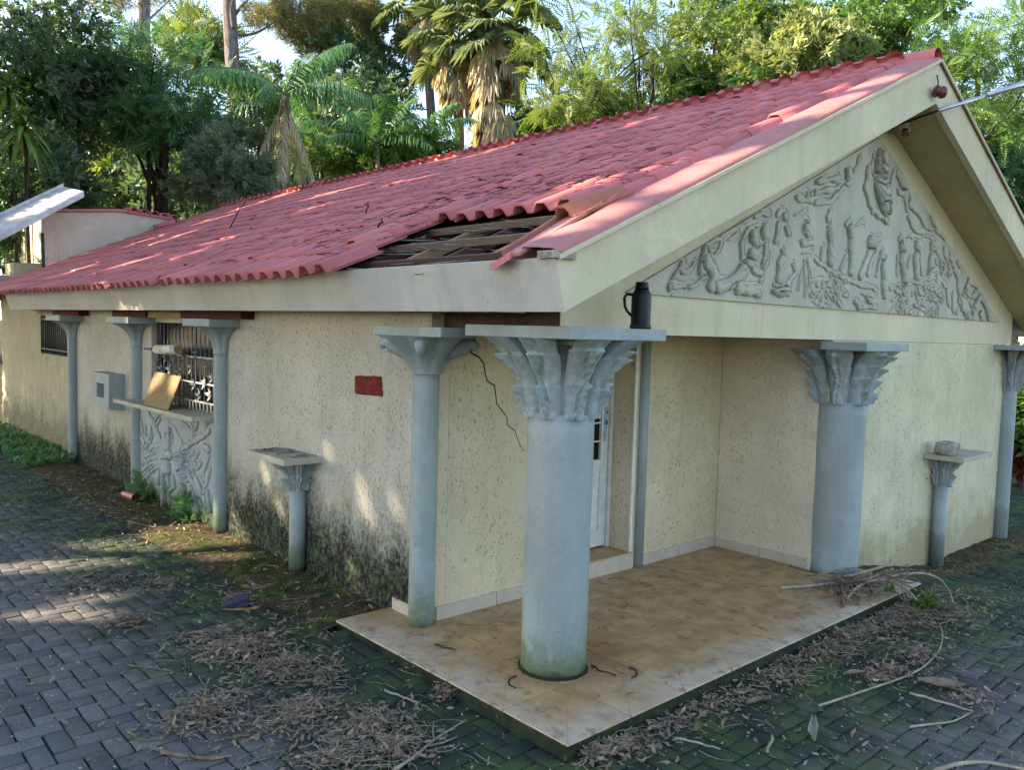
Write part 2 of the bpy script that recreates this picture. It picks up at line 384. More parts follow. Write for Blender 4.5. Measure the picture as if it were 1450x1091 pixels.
class MB:
    """collects simple shapes in world coordinates and links them as one mesh object"""
    def __init__(s): s.v = []; s.f = []; s.mi = []; s.sm = []
    def add(s, V, F, mi=0, sm=False):
        b = len(s.v); s.v += [tuple(map(float, p)) for p in V]
        for f in F: s.f.append(tuple(i + b for i in f)); s.mi.append(mi); s.sm.append(sm)
        return s
    def box(s, lo, hi, mi=0, R=None, c=None):
        x0, y0, z0 = lo; x1, y1, z1 = hi
        V = np.array([(x0, y0, z0), (x1, y0, z0), (x1, y1, z0), (x0, y1, z0), (x0, y0, z1), (x1, y0, z1), (x1, y1, z1), (x0, y1, z1)], float)
        if R is not None:
            c = np.array(c if c is not None else V.mean(0)); V = (V - c) @ np.array(R).T + c
        return s.add(V, [(0, 3, 2, 1), (4, 5, 6, 7), (0, 1, 5, 4), (1, 2, 6, 5), (2, 3, 7, 6), (3, 0, 4, 7)], mi)
    def beam(s, a, b, w, h, mi=0, up=(0, 0, 1)):
        a, b = np.array(a, float), np.array(b, float); d = b - a; d /= np.linalg.norm(d)
        sd = np.cross(d, up); sd /= np.linalg.norm(sd); u = np.cross(sd, d)
        V = [p + sd * i * w / 2 + u * j * h / 2 for p in (a, b) for i, j in ((-1, -1), (1, -1), (1, 1), (-1, 1))]
        return s.add(V, [(3, 2, 1, 0), (4, 5, 6, 7), (0, 1, 5, 4), (1, 2, 6, 5), (2, 3, 7, 6), (3, 0, 4, 7)], mi)
    def prism(s, poly, d, mi=0):
        """extrude a planar polygon (list of 3D points) by vector d"""
        n = len(poly); A = np.array(poly, float); B = A + np.array(d)
        F = [tuple(range(n))[::-1], tuple(range(n, 2 * n))] + [(i, (i + 1) % n, n + (i + 1) % n, n + i) for i in range(n)]
        return s.add(np.vstack([A, B]), F, mi)
    def tube(s, path, rad, n=6, mi=0, sm=True, caps=True):
        P = np.array(path, float); m = len(P)
        R = np.full(m, rad, float) if np.isscalar(rad) else np.array(rad, float)
        T = np.gradient(P, axis=0); T /= np.linalg.norm(T, axis=1)[:, None] + 1e-9
        ref = np.array([0.0, 0, 1]) if abs(T[0][2]) < .9 else np.array([1.0, 0, 0])
        V = []
        a = np.cross(T[0], ref); a /= np.linalg.norm(a)
        for i in range(m):
            a = a - T[i] * (a @ T[i]); a /= np.linalg.norm(a) + 1e-9; b = np.cross(T[i], a)
            for k in range(n):
                t = 2 * math.pi * k / n; V.append(P[i] + R[i] * (a * math.cos(t) + b * math.sin(t)))
        F = [(i * n + k, i * n + (k + 1) % n, (i + 1) * n + (k + 1) % n, (i + 1) * n + k) for i in range(m - 1) for k in range(n)]
        base = len(s.v); s.add(V, F, mi, sm)
        if caps:
            s.f.append(tuple(base + k for k in range(n))[::-1]); s.mi.append(mi); s.sm.append(False)
            s.f.append(tuple(base + (m - 1) * n + k for k in range(n))); s.mi.append(mi); s.sm.append(False)
        return s
    def lathe(s, c, prof, n=24, mi=0, sm=True, ang=None, caps=True):
        """profile [(r, z)...] turned about the vertical axis through c"""
        V = []
        for r, z in prof:
            for k in range(n):
                t = 2 * math.pi * k / n; V.append((c[0] + r * math.cos(t), c[1] + r * math.sin(t), c[2] + z))
        m = len(prof)
        F = [(i * n + k, i * n + (k + 1) % n, (i + 1) * n + (k + 1) % n, (i + 1) * n + k) for i in range(m - 1) for k in range(n)]
        base = len(s.v); s.add(V, F, mi, sm)
        if caps:
            s.f.append(tuple(base + k for k in range(n))[::-1]); s.mi.append(mi); s.sm.append(False)
            s.f.append(tuple(base + (m - 1) * n + k for k in range(n))); s.mi.append(mi); s.sm.append(False)
        return s
    def grid(s, G, mi=0, sm=True, closed=False):
        G = np.asarray(G, float); a, b = G.shape[:2]
        F = [(i * b + j, i * b + (j + 1) % b, (i + 1) * b + (j + 1) % b, (i + 1) * b + j) for i in range(a - 1) for j in range(b if closed else b - 1)]
        return s.add(G.reshape(-1, 3), F, mi, sm)
    def build(s, name, mat, parent=None, origin=None, bevel=0.0):
        V = np.array(s.v); o0 = np.array(origin, float) if origin is not None else (wloc(parent) if parent is not None else np.zeros(3))
        me = bpy.data.meshes.new(name); me.from_pydata((V - o0).tolist(), [], s.f)
        for mm in (mat if isinstance(mat, (list, tuple)) else [mat]): me.materials.append(mm)
        me.polygons.foreach_set('material_index', s.mi); me.polygons.foreach_set('use_smooth', s.sm)
        bm = bmesh.new(); bm.from_mesh(me)
        if bevel: 
            bmesh.ops.bevel(bm, geom=[e for e in bm.edges if len(e.link_faces) == 2 and e.calc_face_angle(0) > .5], offset=bevel, segments=2, affect='EDGES', profile=.6)
        bmesh.ops.recalc_face_normals(bm, faces=bm.faces[:]); bm.to_mesh(me); bm.free()
        me.update()
        return link(name, me, parent, tuple(o0 - (wloc(parent) if parent is not None else 0)))
def wiggle(a, b, n, amp, r=random):
    a, b = np.array(a, float), np.array(b, float)
    P = [a + (b - a) * i / (n - 1) for i in range(n)]
    off = np.array([0.0, 0, 0])
    for i in range(1, n - 1):
        off = off * .6 + np.array([r.uniform(-amp, amp) for _ in range(3)]); P[i] = P[i] + off
    return np.array(P)

# ------------------------------------------------------------------ ground, soil, paving
def gz(x, y):
    x = np.asarray(x, float); y = np.asarray(y, float)
    front = -.05 * (1 - sstep(.6, 2.2, y))
    back = np.where(x < 4.3, 0, 0)
    right = -.27 * sstep(4.25, 6.3, x)
    return front + right + back

xs_ = np.concatenate([[-400, -150, -60, -30, -18], np.arange(-12, 22.01, .5), [26, 34, 60, 150, 400]])
ys_ = np.concatenate([[-400, -150, -60, -30, -14], np.arange(-8, 26.01, .5), [32, 45, 70, 150, 500]])
GX, GY = np.meshgrid(xs_, ys_)
GZ = gz(GX, GY) - .045
mb = MB(); mb.grid(np.dstack([GX, GY, GZ])); ground = mb.build('ground', M['ground']); tag(ground, 'bare brown earth spreading under the trees', kind='structure')
# paving bed + herringbone pavers
px_ = np.arange(-6, 17.01, .25); py_ = np.arange(-5.5, 15.01, .25)
PX, PY = np.meshgrid(px_, py_)
mb = MB(); mb.grid(np.dstack([PX, PY, gz(PX, PY) - .011]))
pavement = mb.build('pavement', M['joint'], origin=(0, 0, 0)); tag(pavement, 'grey herringbone brick paving with moss in its joints', kind='structure')

def paver_allowed(x, y):
    soil_left = (x > -.12 + .10 * math.sin(y * 2.1) + .07 * math.sin(y * 5.3 + 1)) and y > 2.15
    plat = x > .06 and y > .06 and x < 4.14
    house_ = x > 3.6 and y > .40 + .10 * math.sin(x * 3.1)
    if x > 8.7: house_ = False
    return not (soil_left or plat or (house_ and x < 8.7))
w_ = .1035
cells = []
for a in range(-220, 260):
    for b in range(-140, 140):
        ox, oy = (a - 2 * b) * w_, (a + 2 * b) * w_
        for (cx, cy, rot) in ((ox + w_, oy + .5 * w_, 0), (ox + .5 * w_, oy + 2 * w_, 1)):
            if not (-5.4 < cx < 14.5 and -3.4 < cy < 12.5): continue
            if cx > 0 and cy > 6 and cx < 9: continue
            if cx > .4 and cx < 8.6 and cy > .8: continue
            if not paver_allowed(cx, cy): continue
            X, Y, Z = project((cx, cy, float(gz(cx, cy))))
            if Z < .3 or not (-900 < X < 2100 and 380 < Y < 1900): continue
            cells.append((Z, cx, cy, rot, -10 < X < 1460 and Y < 1100))
cells.sort()
hl, hw, bv = .0985, .0478, .007
TOP = np.array([(-hl, -hw, -.05), (hl, -hw, -.05), (hl, hw, -.05), (-hl, hw, -.05),
                (-hl, -hw, -bv * .6), (hl, -hw, -bv * .6), (hl, hw, -bv * .6), (-hl, hw, -bv * .6),
                (-hl + bv, -hw + bv, 0), (hl - bv, -hw + bv, 0), (hl - bv, hw - bv, 0), (-hl + bv, hw - bv, 0)])
PF = np.array([(0, 1, 5, 4), (1, 2, 6, 5), (2, 3, 7, 6), (3, 0, 4, 7), (4, 5, 9, 8), (5, 6, 10, 9), (6, 7, 11, 10), (7, 4, 8, 11), (8, 9, 10, 11)])
pv_me = np_mesh('paver', TOP, PF, M['paver'])
near = [c for c in cells if c[4]][:300]; nearset = set(near)
def paver_mat4(cx, cy, rot):
    e = .05
    gx = float(gz(cx + e, cy) - gz(cx - e, cy)) / (2 * e); gy = float(gz(cx, cy + e) - gz(cx, cy - e)) / (2 * e)
    nrm = Vector((-gx + rng.normal(0, .008), -gy + rng.normal(0, .008), 1)).normalized()
    q = Vector((0, 0, 1)).rotation_difference(nrm)
    Rm = q.to_matrix() @ Matrix.Rotation(rot * math.pi / 2 + rng.normal(0, .012), 3, 'Z')
    return np.array(Rm), np.array([cx + rng.normal(0, .0012), cy + rng.normal(0, .0012), float(gz(cx, cy)) + rng.normal(0, .0022)])
Vs, Fs, At = [], [], []
for c in cells:
    Rm, t = paver_mat4(c[1], c[2], c[3])
    if c in nearset:
        o = link('paver', pv_me, pavement); o.matrix_local = Matrix.Translation(t) @ Matrix(Rm.tolist()).to_4x4()
    else:
        Fs.append(PF + 12 * len(Vs)); Vs.append(TOP @ Rm.T + t); At.append(np.full(len(PF), rng.random()))
o = np_obj('paver_field', np.vstack(Vs), np.vstack(Fs), M['paver'], pavement, np.concatenate(At)); tag(o, kind='stuff')

def soil_strip(name, xa_, xb_, ya, yb, nx, ny, hgt, label):
    X, Y = np.meshgrid(np.linspace(xa_, xb_, nx), np.linspace(ya, yb, ny))
    Z = gz(X, Y).copy()
    for i in range(ny):
        for j in range(nx):
            e = min(j / (nx - 1), 1) if name == 'soil_bed' else min(i / (ny - 1), 1)
            k = mnoise.noise((X[i, j] * 3, Y[i, j] * 3, 1.7)); k2 = mnoise.noise((X[i, j] * 11, Y[i, j] * 11, 4.7))
            Z[i, j] += -.025 + hgt * min(1, e * 2.2) + .018 * k + .008 * k2
    mb = MB(); mb.grid(np.dstack([X, Y, Z])); o = mb.build(name, M['soil']); tag(o, label, kind='structure'); return o
soil_strip('soil_bed', -.34, .43, 2.12, 14.4, 16, 150, .045, 'strip of bare mossy soil along the left wall')
soil_strip('soil_border', 4.2, 8.6, .18, .67, 90, 12, .05, 'brown soil border along the foot of the front wall')

# ------------------------------------------------------------------ the house
XW = .43; YG = .667; YB = 1.737; XA = 4.41; XR = 8.28; YE = 14.5
XE, ZE = .006, 2.381; ZA = 4.342
SL = (ZA - ZE) / (XA - XE); LT = math.hypot(XA - XE, ZA - ZE); cs, sn = (XA - XE) / LT, (ZA - ZE) / LT
house = thing('house', (XW, YG, 0), 'small cream rendered house with a red tiled gable roof and carved pediment', 'house')
def wallbox(lo, hi, mat='plaster_left', name='wall'):
    return MB().box(lo, hi).build(name, M[mat], house)
TW = .16
# left wall pieces around the main window (y 5.2-6.95, z 1.12-2.0) and the small window (y 10.1-11.75, z 1.46-2.04)
mb = MB(); Y0 = YB
mb.box((XW, YB + .002, -.12), (XW + TW, 5.20, 2.36)); mb.box((XW, 5.20, 2.0), (XW + TW, 6.95, 2.36)); mb.box((XW, 5.20, -.12), (XW + TW, 6.95, 1.10)); mb.box((XW, 6.95, -.12), (XW + TW, 10.1, 2.36))
mb.build('wall', M['plaster_left'], house)
# rough wall beyond the last column, lumpy render
def rough_panel(y0, y1, z0, z1):
    ny, nz = max(2, int((y1 - y0) / .05)), max(2, int((z1 - z0) / .05))
    G = np.zeros((ny, nz, 3))
    for i, y in enumerate(np.linspace(y0, y1, ny)):
        for j, z in enumerate(np.linspace(z0, z1, nz)):
            d = .02 * mnoise.noise((y * 5, z * 5, 3)) + .02 * mnoise.noise((y * 11, z * 14, 8)) + .014
            G[i, j] = (XW - d, y, z)
    return G
mb = MB()
mb.grid(rough_panel(10.1, 11.75, -.12, 1.46)); mb.grid(rough_panel(11.75, 14.55, -.12, 2.62)); mb.grid(rough_panel(10.1, 11.75, 2.04, 2.36))
mb.box((XW + .03, 10.1, -.12), (XW + TW, 11.75, 1.455)); mb.box((XW + .03, 11.755, -.12), (XW + TW, 14.55, 2.6)); mb.box((XW + .03, 10.1, 2.045), (XW + TW, 11.75, 2.36))
mb.build('wall', M['plaster_rough'], house)['label'] = 'lumpy rough rendered end of the left wall'
# porch back wall with the door opening x 1.62-2.56
mb = MB(); mb.box((XW + TW + .002, YB, -.05), (1.62, YB + .26, 2.2)); mb.box((2.56, YB, -.05), (3.812, YB + .26, 2.2)); mb.box((1.62, YB, 2.06), (2.56, YB + .26, 2.2)); mb.box((XW, YB, -.05), (XW + TW, YB + .0015, 2.2))
mb.build('wall', M['plaster_porch'], house)
mb = MB(); mb.box((3.814, YG + .03, -.08), (3.97, YB - .002, 2.03)); mb.build('wall', M['plaster_room'], house)
mb = MB(); mb.box((3.814, YG + .008, -.42), (XR - .01, YG + .028, 2.018)); mb.box((3.972, YG + .03, -.42), (XR - .01, YG + .18, 2.018)); mb.build('wall', M['plaster_front'], house)
mb = MB(); mb.box((XR - .17, YG + .185, -.42), (XR - .01, YE, 2.3)); mb.box((XW + TW + .01, YE - .16, -.2), (XR - .18, YE, 2.6)); mb.build('wall', M['plaster_front'], house)
# header beams and the gable wall above them
ZS0, SB = 2.123, (3.997 - 2.123) / (XA - .079)
def zs(x): return ZS0 + SB * ((x if x < XA else 2 * XA - x) - .079)
XB = .537
mb = MB()
poly = [(XB, YG, 2.02), (XR, YG, 2.02), (XR, YG, zs(XR) + .03), (XA, YG, zs(XA) + .03), (XB, YG, zs(XB) + .03)]
mb.prism(poly, (0, .17, 0)); mb.build('gable_wall', M['cream_paint'], house)
mb = MB(); mb.box((XB + .002, YG + .172, 2.022), (XB + .17, YB + .1, 2.24)); mb.box((XB - .006, YG + .004, 2.024), (XB - .002, YB + .06, 2.24)); mb.build('header_beam', M['beam_stain_shade'], house)  # thin outer plate: dark colour carries eave shade along with brown staining
# porch ceiling and room ceiling (dark)
mb = MB(); mb.box((XB + .175, YG + .175, 2.06), (3.97, YB + .255, 2.075)); mb.build('ceiling', M['plaster_room'], house)
mb = MB(); mb.box((.75, YB + .3, 2.21), (XR - .2, YE - .2, 2.23)); mb.build('ceiling', M['dark'], house)
# red and ochre bands over the small columns
for y0, y1 in ((4.35, 5.75), (6.75, 7.9), (9.3, 10.6)): MB().box((.30, y0, 2.055), (XW - .002, y1, 2.122)).build('lintel_band', M['red_band_shaded'], house)
MB().box((.32, 5.76, 2.05), (XW - .002, 6.74, 2.12)).build('lintel_band', M['wood_board'], house)
# eave soffit along the left, verge soffit under the gable overhang
mb = MB(); mb.box((.10, YG + .18, 2.125), (XW - .001, 12.13, 2.14)); mb.build('soffit', M['soffit'], house)
mb = MB()
for sgn in (0, 1):
    f = (lambda x: x) if not sgn else (lambda x: 2 * XA - x)
    P = [(f(.09), .25, zs(.09) + .03), (f(XA), .25, zs(XA) + .03), (f(XA), YG - .002, zs(XA) + .03), (f(.09), YG - .002, zs(.09) + .03)]
    mb.prism(P, (0, 0, .03))
mb.build('soffit', M['soffit'], house)
# gable fascia (front boards), left fascia leaning with the eave
def fascia(sgn):
    f = (lambda x: x) if not sgn else (lambda x: 2 * XA - x)
    P = [(f(.079), .195, 2.123), (f(XA), .195, 3.997), (f(XA), .195, ZA), (f(XE), .195, ZE)]
    return MB().prism(P, (0, .055, 0)).build('fascia', M['cream_paint'], house)
fascia(0); fascia(1)
mb = MB(); n = 60
G = np.zeros((n, 2, 3))
P = [(.076, .1955, 2.1215), (XE - .003, .1955, ZE), (XE + .055, .1955, ZE + .012), (.135, .1955, 2.160)]
mb.prism(P, (0, 12.13 - .1955, 0)); fo = mb.build('fascia', M['grey_cream'], house); fo['label'] = 'greyish leaning board under the left eave'
P2 = [(2 * XA - a, b, c) for a, b, c in P]
MB().prism(P2, (0, 14.0, 0)).build('fascia', M['grey_cream'], house)
# grey stone end at the foot of the gable board
mb = MB(); mb.box((-.02, .172, ZE - .005), (.13, .30, ZE + .035)); mb.build('verge_end_stone', M['stone'], house, bevel=.006)

# ------------------------------------------------------------------ roof
def RT(y, t, h=0.0, side=0):
    """roof surface point: distance y along the house, t up the slope from the eave, h above it"""
    x = XE + t * cs - h * sn; z = ZE + t * sn + h * cs
    if side: x = 2 * XA - x
    return np.array([x, y, z])
GA = .362; NR = 14; T0 = -.16; PITCH = .2; YV = .44
prof = np.array([(0, .004), (.050, .003), (.064, .036), (.084, .058), (.150, .060), (.172, .036), (.188, .004), (.2065, .008)])
TL = .43; TH = .014
def tile_shape():
    V = []; k = len(prof)
    for (tt, hh, w) in ((0, .016, 1.0), (TL * .5, .009, .99), (TL, .002, .988)):
        for (a, b) in prof: V.append(((a - .1) * w + .1, tt, b + hh))
    for (tt, hh, w) in ((0, .016, 1.0), (TL * .5, .009, .99), (TL, .002, .988)):
        for (a, b) in prof: V.append(((a - .1) * w + .1, tt, b + hh - TH))
    F = []
    for r in range(2):
        for i in range(k - 1): F.append((r * k + i, r * k + i + 1, (r + 1) * k + i + 1, (r + 1) * k + i)[::-1])
    for i in range(k - 1): F.append((3 * k + i, 3 * k + i + 1, i + 1, i)[::-1])          # lower end
    for i in range(k - 1): F.append((3 * k + i + k * 0, 3 * k + i + 1, 5 * k + i + 1, 5 * k + i))  # underside
    for e in (0, k - 1):
        F.append((e, k + e, 4 * k + e, 3 * k + e)); F.append((k + e, 2 * k + e, 5 * k + e, 4 * k + e))
    return np.array(V), np.array(F)
TV, TF = tile_shape()
tile_me = np_mesh('roof_tile', TV, TF, M['tile'])
def tile_frame(side, rot=0.0, tip=0.0):
    # columns: along y, up slope, normal
    ey = np.array([0, 1.0, 0]); et = np.array([cs, 0, sn]); en = np.array([-sn, 0, cs])
    if side: et = np.array([-cs, 0, sn]); en = np.array([sn, 0, cs])
    Rm = np.column_stack([ey, et, en])
    c, s = math.cos(rot), math.sin(rot); c2, s2 = math.cos(tip), math.sin(tip)
    return Rm @ np.array([[c, -s, 0], [s, c, 0], [0, 0, 1]]) @ np.array([[1, 0, 0], [0, c2, -s2], [0, s2, c2]])
roof = MB().box((XA - .03, .30, ZA - .17), (XA + .03, YE, ZA - .05)).build('roof', M['wood_dark'], house, origin=(XA, .3, ZA))
def hole_row_end(r):     # first column kept to the left of the broken corner, per row
    return {0: 8, 1: 9, 2: 9}.get(r, 0)
items = []
for r in range(NR):
    t = T0 + r * GA
    if t + .12 > LT: continue
    for c in range(int((YE - YV) / PITCH)):
        y = YV + c * PITCH
        if r <= 2 and c < hole_row_end(r): continue
        # the roof is cut back by the box wall at its far end
        if y > 14.35: continue
        slip = rng.normal(0, .003); rt = rng.normal(0, .0022); tip = rng.normal(0, .002); lift = abs(rng.normal(0, .0012))
        if r == 1 and c % 7 == 3 and c < 40: slip += .05; lift += .012
        if rng.random() < .03: slip += rng.normal(0, .05); rt += rng.normal(0, .03); lift += .012
        if c in (8, 9) and r <= 3: lift += .02
        p = RT(y + rng.normal(0, .0012), t + slip, .012 + lift)
        X, Y, Z = project(p)
        items.append((Z, p, rt, tip, 0 < X < 1450 and Y > -20))
items.sort(key=lambda q: q[0])
vis = [q for q in items if q[4]]; nearids = set(id(q) for q in vis[:300])
Vs, Fs, At = [], [], []
off = wloc(roof)
for q in items:
    Rm = tile_frame(0, q[2], q[3])
    if id(q) in nearids:
        o = link('roof_tile', tile_me, roof); o.matrix_local = Matrix.Translation(q[1] - off) @ Matrix(Rm.tolist()).to_4x4()
    else:
        Fs.append(TF + len(TV) * len(Vs)); Vs.append(TV @ Rm.T + q[1]); At.append(np.full(len(TF), rng.random()))
for r in range(NR):
    for c in range(int((YE - YV) / PITCH)):
        Rm = tile_frame(1); p = RT(YV + c * PITCH + .2, T0 + r * GA, .012, 1)
        if T0 + r * GA + .12 > LT: continue
        Vt = TV.copy(); Vt[:, 0] *= -1
        Fs.append(TF + len(TV) * len(Vs)); Vs.append(Vt @ Rm.T + p); At.append(np.full(len(TF), rng.random()))
tag(np_obj('roof_tile_field', np.vstack(Vs), np.vstack(Fs), M['tile'], roof, np.concatenate(At)), kind='stuff')
# ridge caps: barrel tiles with a thick collar at one end
mb = MB(); segs = 9; L0 = .44
def ridge_ring(y, r, z):
    return [(r * 1.15 * math.cos(a), y, z + r * math.sin(a)) for a in np.linspace(-.35, math.pi + .35, segs)]
G = [ridge_ring(0, .086, -.018), ridge_ring(.385, .090, -.016), ridge_ring(.388, .099, -.014), ridge_ring(.405, .102, -.014), ridge_ring(.432, .099, -.014), ridge_ring(.435, .086, -.02)]
mb.grid(np.array(G)); ridge_me = mb.build('ridge_tile', M['tile'], roof, origin=(0, 0, 0)).data
first = bpy.data.objects['ridge_tile']
k = 0; y = .20
while y < YE - .3:
    o = first if k == 0 else link('ridge_tile', ridge_me, roof)
    sag = .012 * math.sin(y * 1.3) + rng.normal(0, .006)
    o.location = Vector((XA + rng.normal(0, .008), y, ZA + .035 + min(.03, y * .03) + sag)) - Vector(wloc(roof))
    o.rotation_euler = (rng.normal(0, .012) , 0, rng.normal(0, .02))
    y += .412; k += 1
# smooth cement verge over the gable edge
n = 70; G = np.zeros((n, 6, 3))
for i, t in enumerate(np.linspace(.02, LT + .0, n)):
    wv = .03 * mnoise.noise((t * 2.2, 0, 5)); 
    hs = [(.176, .012), (.180, .026), (.22, .040 + .012 * mnoise.noise((t * 4, 1, 0))), (.32, .052 + .016 * mnoise.noise((t * 3, 2, 0))), (.42 + wv, .058 + .016 * mnoise.noise((t * 3, 3, 0))), (.49 + wv, .02)]
    for j, (yy, h) in enumerate(hs): G[i, j] = RT(yy, t, h)
mb = MB(); mb.grid(G); mb.build('verge_strip', M['verge'], roof)['label'] = 'smooth pinkish cement strip along the gable edge'
mb = MB()
for sd in (0, 1):
    a, b = RT(.183, .0, .0, sd), RT(.183, LT, .0, sd); mb.beam(a + np.array([0, -.012, .0]), b + np.array([0, -.012, .0]), .014, .022)
mb.build('verge_lip', M['cream_paint'], roof)
G = np.zeros((2, 3, 3))
for i, t in enumerate((0, LT)):
    for j, (yy, h) in enumerate(((.168, .02), (.3, .05), (.5, .03))): G[i, j] = RT(yy, t, h, 1)
MB().grid(G).build('verge_strip', M['verge'], roof)
# exposed carpentry in the broken corner
for t in (.17, .535, .90):
    mb = MB(); a, b = RT(.42, t, -.028), RT(2.6, t, -.028); mb.beam(a, b, .030, .045, up=(-sn, 0, cs)); mb.build('batten', M['wood_dark'] if t < .3 else M['wood_grey'], roof)
for y in (.62, 1.02, 1.46, 1.90, 2.35):
    mb = MB(); a, b = RT(y, .02, -.085), RT(y + rng.normal(0, .03), 2.2, -.085); mb.beam(a, b, .045, .07, up=(-sn, 0, cs)); mb.build('rafter', M['wood'] if y in (1.02, 1.90) else M['wood_dark'], roof)
for (y0, t0, y1, t1, h) in ((.66, .35, 1.10, .33, -.10), (1.25, .24, 1.7, .75, -.13), (.8, .05, 1.3, .42, -.14), (1.6, .05, 2.05, .4, -.15)):
    MB().beam(RT(y0, t0, h), RT(y1, t1, h - .04), .06, .022, up=(-sn, 0, cs)).build('loose_lath', M['wood_board'], roof)
MB().box((.10, .5, ZE - .16), (.30, 2.3, ZE - .12)).build('wall_plate', M['wood_grey'], roof)
mb = MB(); mb.prism([RT(.86, .20, -.26), RT(2.6, .20, -.26), RT(2.6, 1.9, -.50), RT(.86, 1.9, -.50)], (0, 0, -.02)); mb.build('roof_void_shade_sheet', M['dark'], roof)  # added dark sheet whose colour stands in for the void's shade
# pan pieces left standing along the verge beside the hole
def panpiece(pts, mat, name, h=.02):
    mb = MB(); mb.prism([RT(y, t, hh) for y, t, hh in pts], np.array([-sn, 0, cs]) * h); return mb.build(name, mat, roof, bevel=.003)
panpiece([(.40, -.03, .03), (.52, -.03, .02), (.66, .66, .03), (.48, .74, .06)], M['verge'], 'pan_tile')
panpiece([(.52, -.02, .03), (.545, -.02, .03), (.69, .64, .04), (.665, .64, .04)], M['tile_raw'], 'pan_tile', .035)
panpiece([(.46, .78, .05), (.70, .70, .05), (.72, .86, .05), (.48, .95, .07)], M['tile'], 'pan_tile', .03)

# ------------------------------------------------------------------ porch floor with its tiles
HP = .042
pf = MB().prism([(.0, .004, -.16), (4.19, .004, -.16), (4.19, .66, -.16), (3.80, .66, -.16), (3.80, YB + .25, -.16), (XW + .1, YB + .25, -.16), (XW - .03, 2.15, -.16), (0, 2.15, -.16)], (0, 0, HP - .012 + .16)).build('porch_floor', M['kerb'], house, origin=(0, 0, 0))
G_ = .468
for i in range(9):
    for j in range(5):
        x0, x1 = i * G_ + .003, min((i + 1) * G_ - .003, 4.19); y0, y1 = j * G_ + .003, (j + 1) * G_ - .003
        if x0 < XW - .1: y1 = min(y1, 2.15)
        else: y1 = min(y1, YB - .001)
        if x1 > 3.81 and y0 > .6: 
            if x0 > 3.80: continue
            x1 = min(x1, 3.81) if y1 > .67 else x1
        elif x0 >= 3.81 - .07: y1 = min(y1, .672)
        if i == 0 and j == 0: x0 = -.008
        if x0 < .01: x0 = -.008
        if y0 < .01: y0 = -.006
        if y1 - y0 < .03 or x1 - x0 < .03: continue
        if i == 0 and y1 > YB: pass
        zt = HP + rng.normal(0, .0012)
        MB().box((x0, y0, HP - .011), (x1, y1, zt)).build('floor_tile', M['floor_tile'], pf, origin=((x0 + x1) / 2, (y0 + y1) / 2, HP), bevel=.0015)
# skirting tiles
def skirt(a, b, nrm, z0=HP, h=.095, th=.012):
    a, b = np.array(a, float), np.array(b, float); L = np.linalg.norm(b - a); k = max(1, round(L / .46)); d = (b - a) / L
    for i in range(k):
        p, q = a + d * (L * i / k + .003), a + d * (L * (i + 1) / k - .003)
        mb = MB(); hh = h + rng.normal(0, .002)
        mb.prism([(*p, z0), (*q, z0), (*q, z0 + hh), (*p, z0 + hh)], (nrm[0] * th, nrm[1] * th, 0)); mb.build('skirting_tile', M['skirting'], house, bevel=.002)
skirt((XW + .08, YB - .0005), (1.60, YB - .0005), (0, -1)); skirt((2.70, YB - .0005), (3.80, YB - .0005), (0, -1))
skirt((3.813, .80), (3.813, YB - .013), (-1, 0), h=.085); skirt((XW - .0005, 1.86), (XW - .0005, 2.12), (-1, 0), z0=.03)
# door step with diamond tiles
MB().box((1.62, YB - .004, HP - .05), (2.585, YB + .34, .172)).build('door_step', M['skirting'], house, bevel=.004)
MB().box((1.63, YB - .010, .1725), (2.586, YB + .335, .185)).build('step_tread', M['floor_tile'], house, bevel=.003)
mb = MB()
for i, x in enumerate(np.arange(1.64, 2.5, .155)):
    cx = x + .078; z = .105; 
    mb.prism([(cx - .074, YB - .0045, z), (cx, YB - .0045, z - .06), (cx + .074, YB - .0045, z), (cx, YB - .0045, z + .06)], (0, -.003, 0))
mb.build('riser_tile', M['skirting'], house)

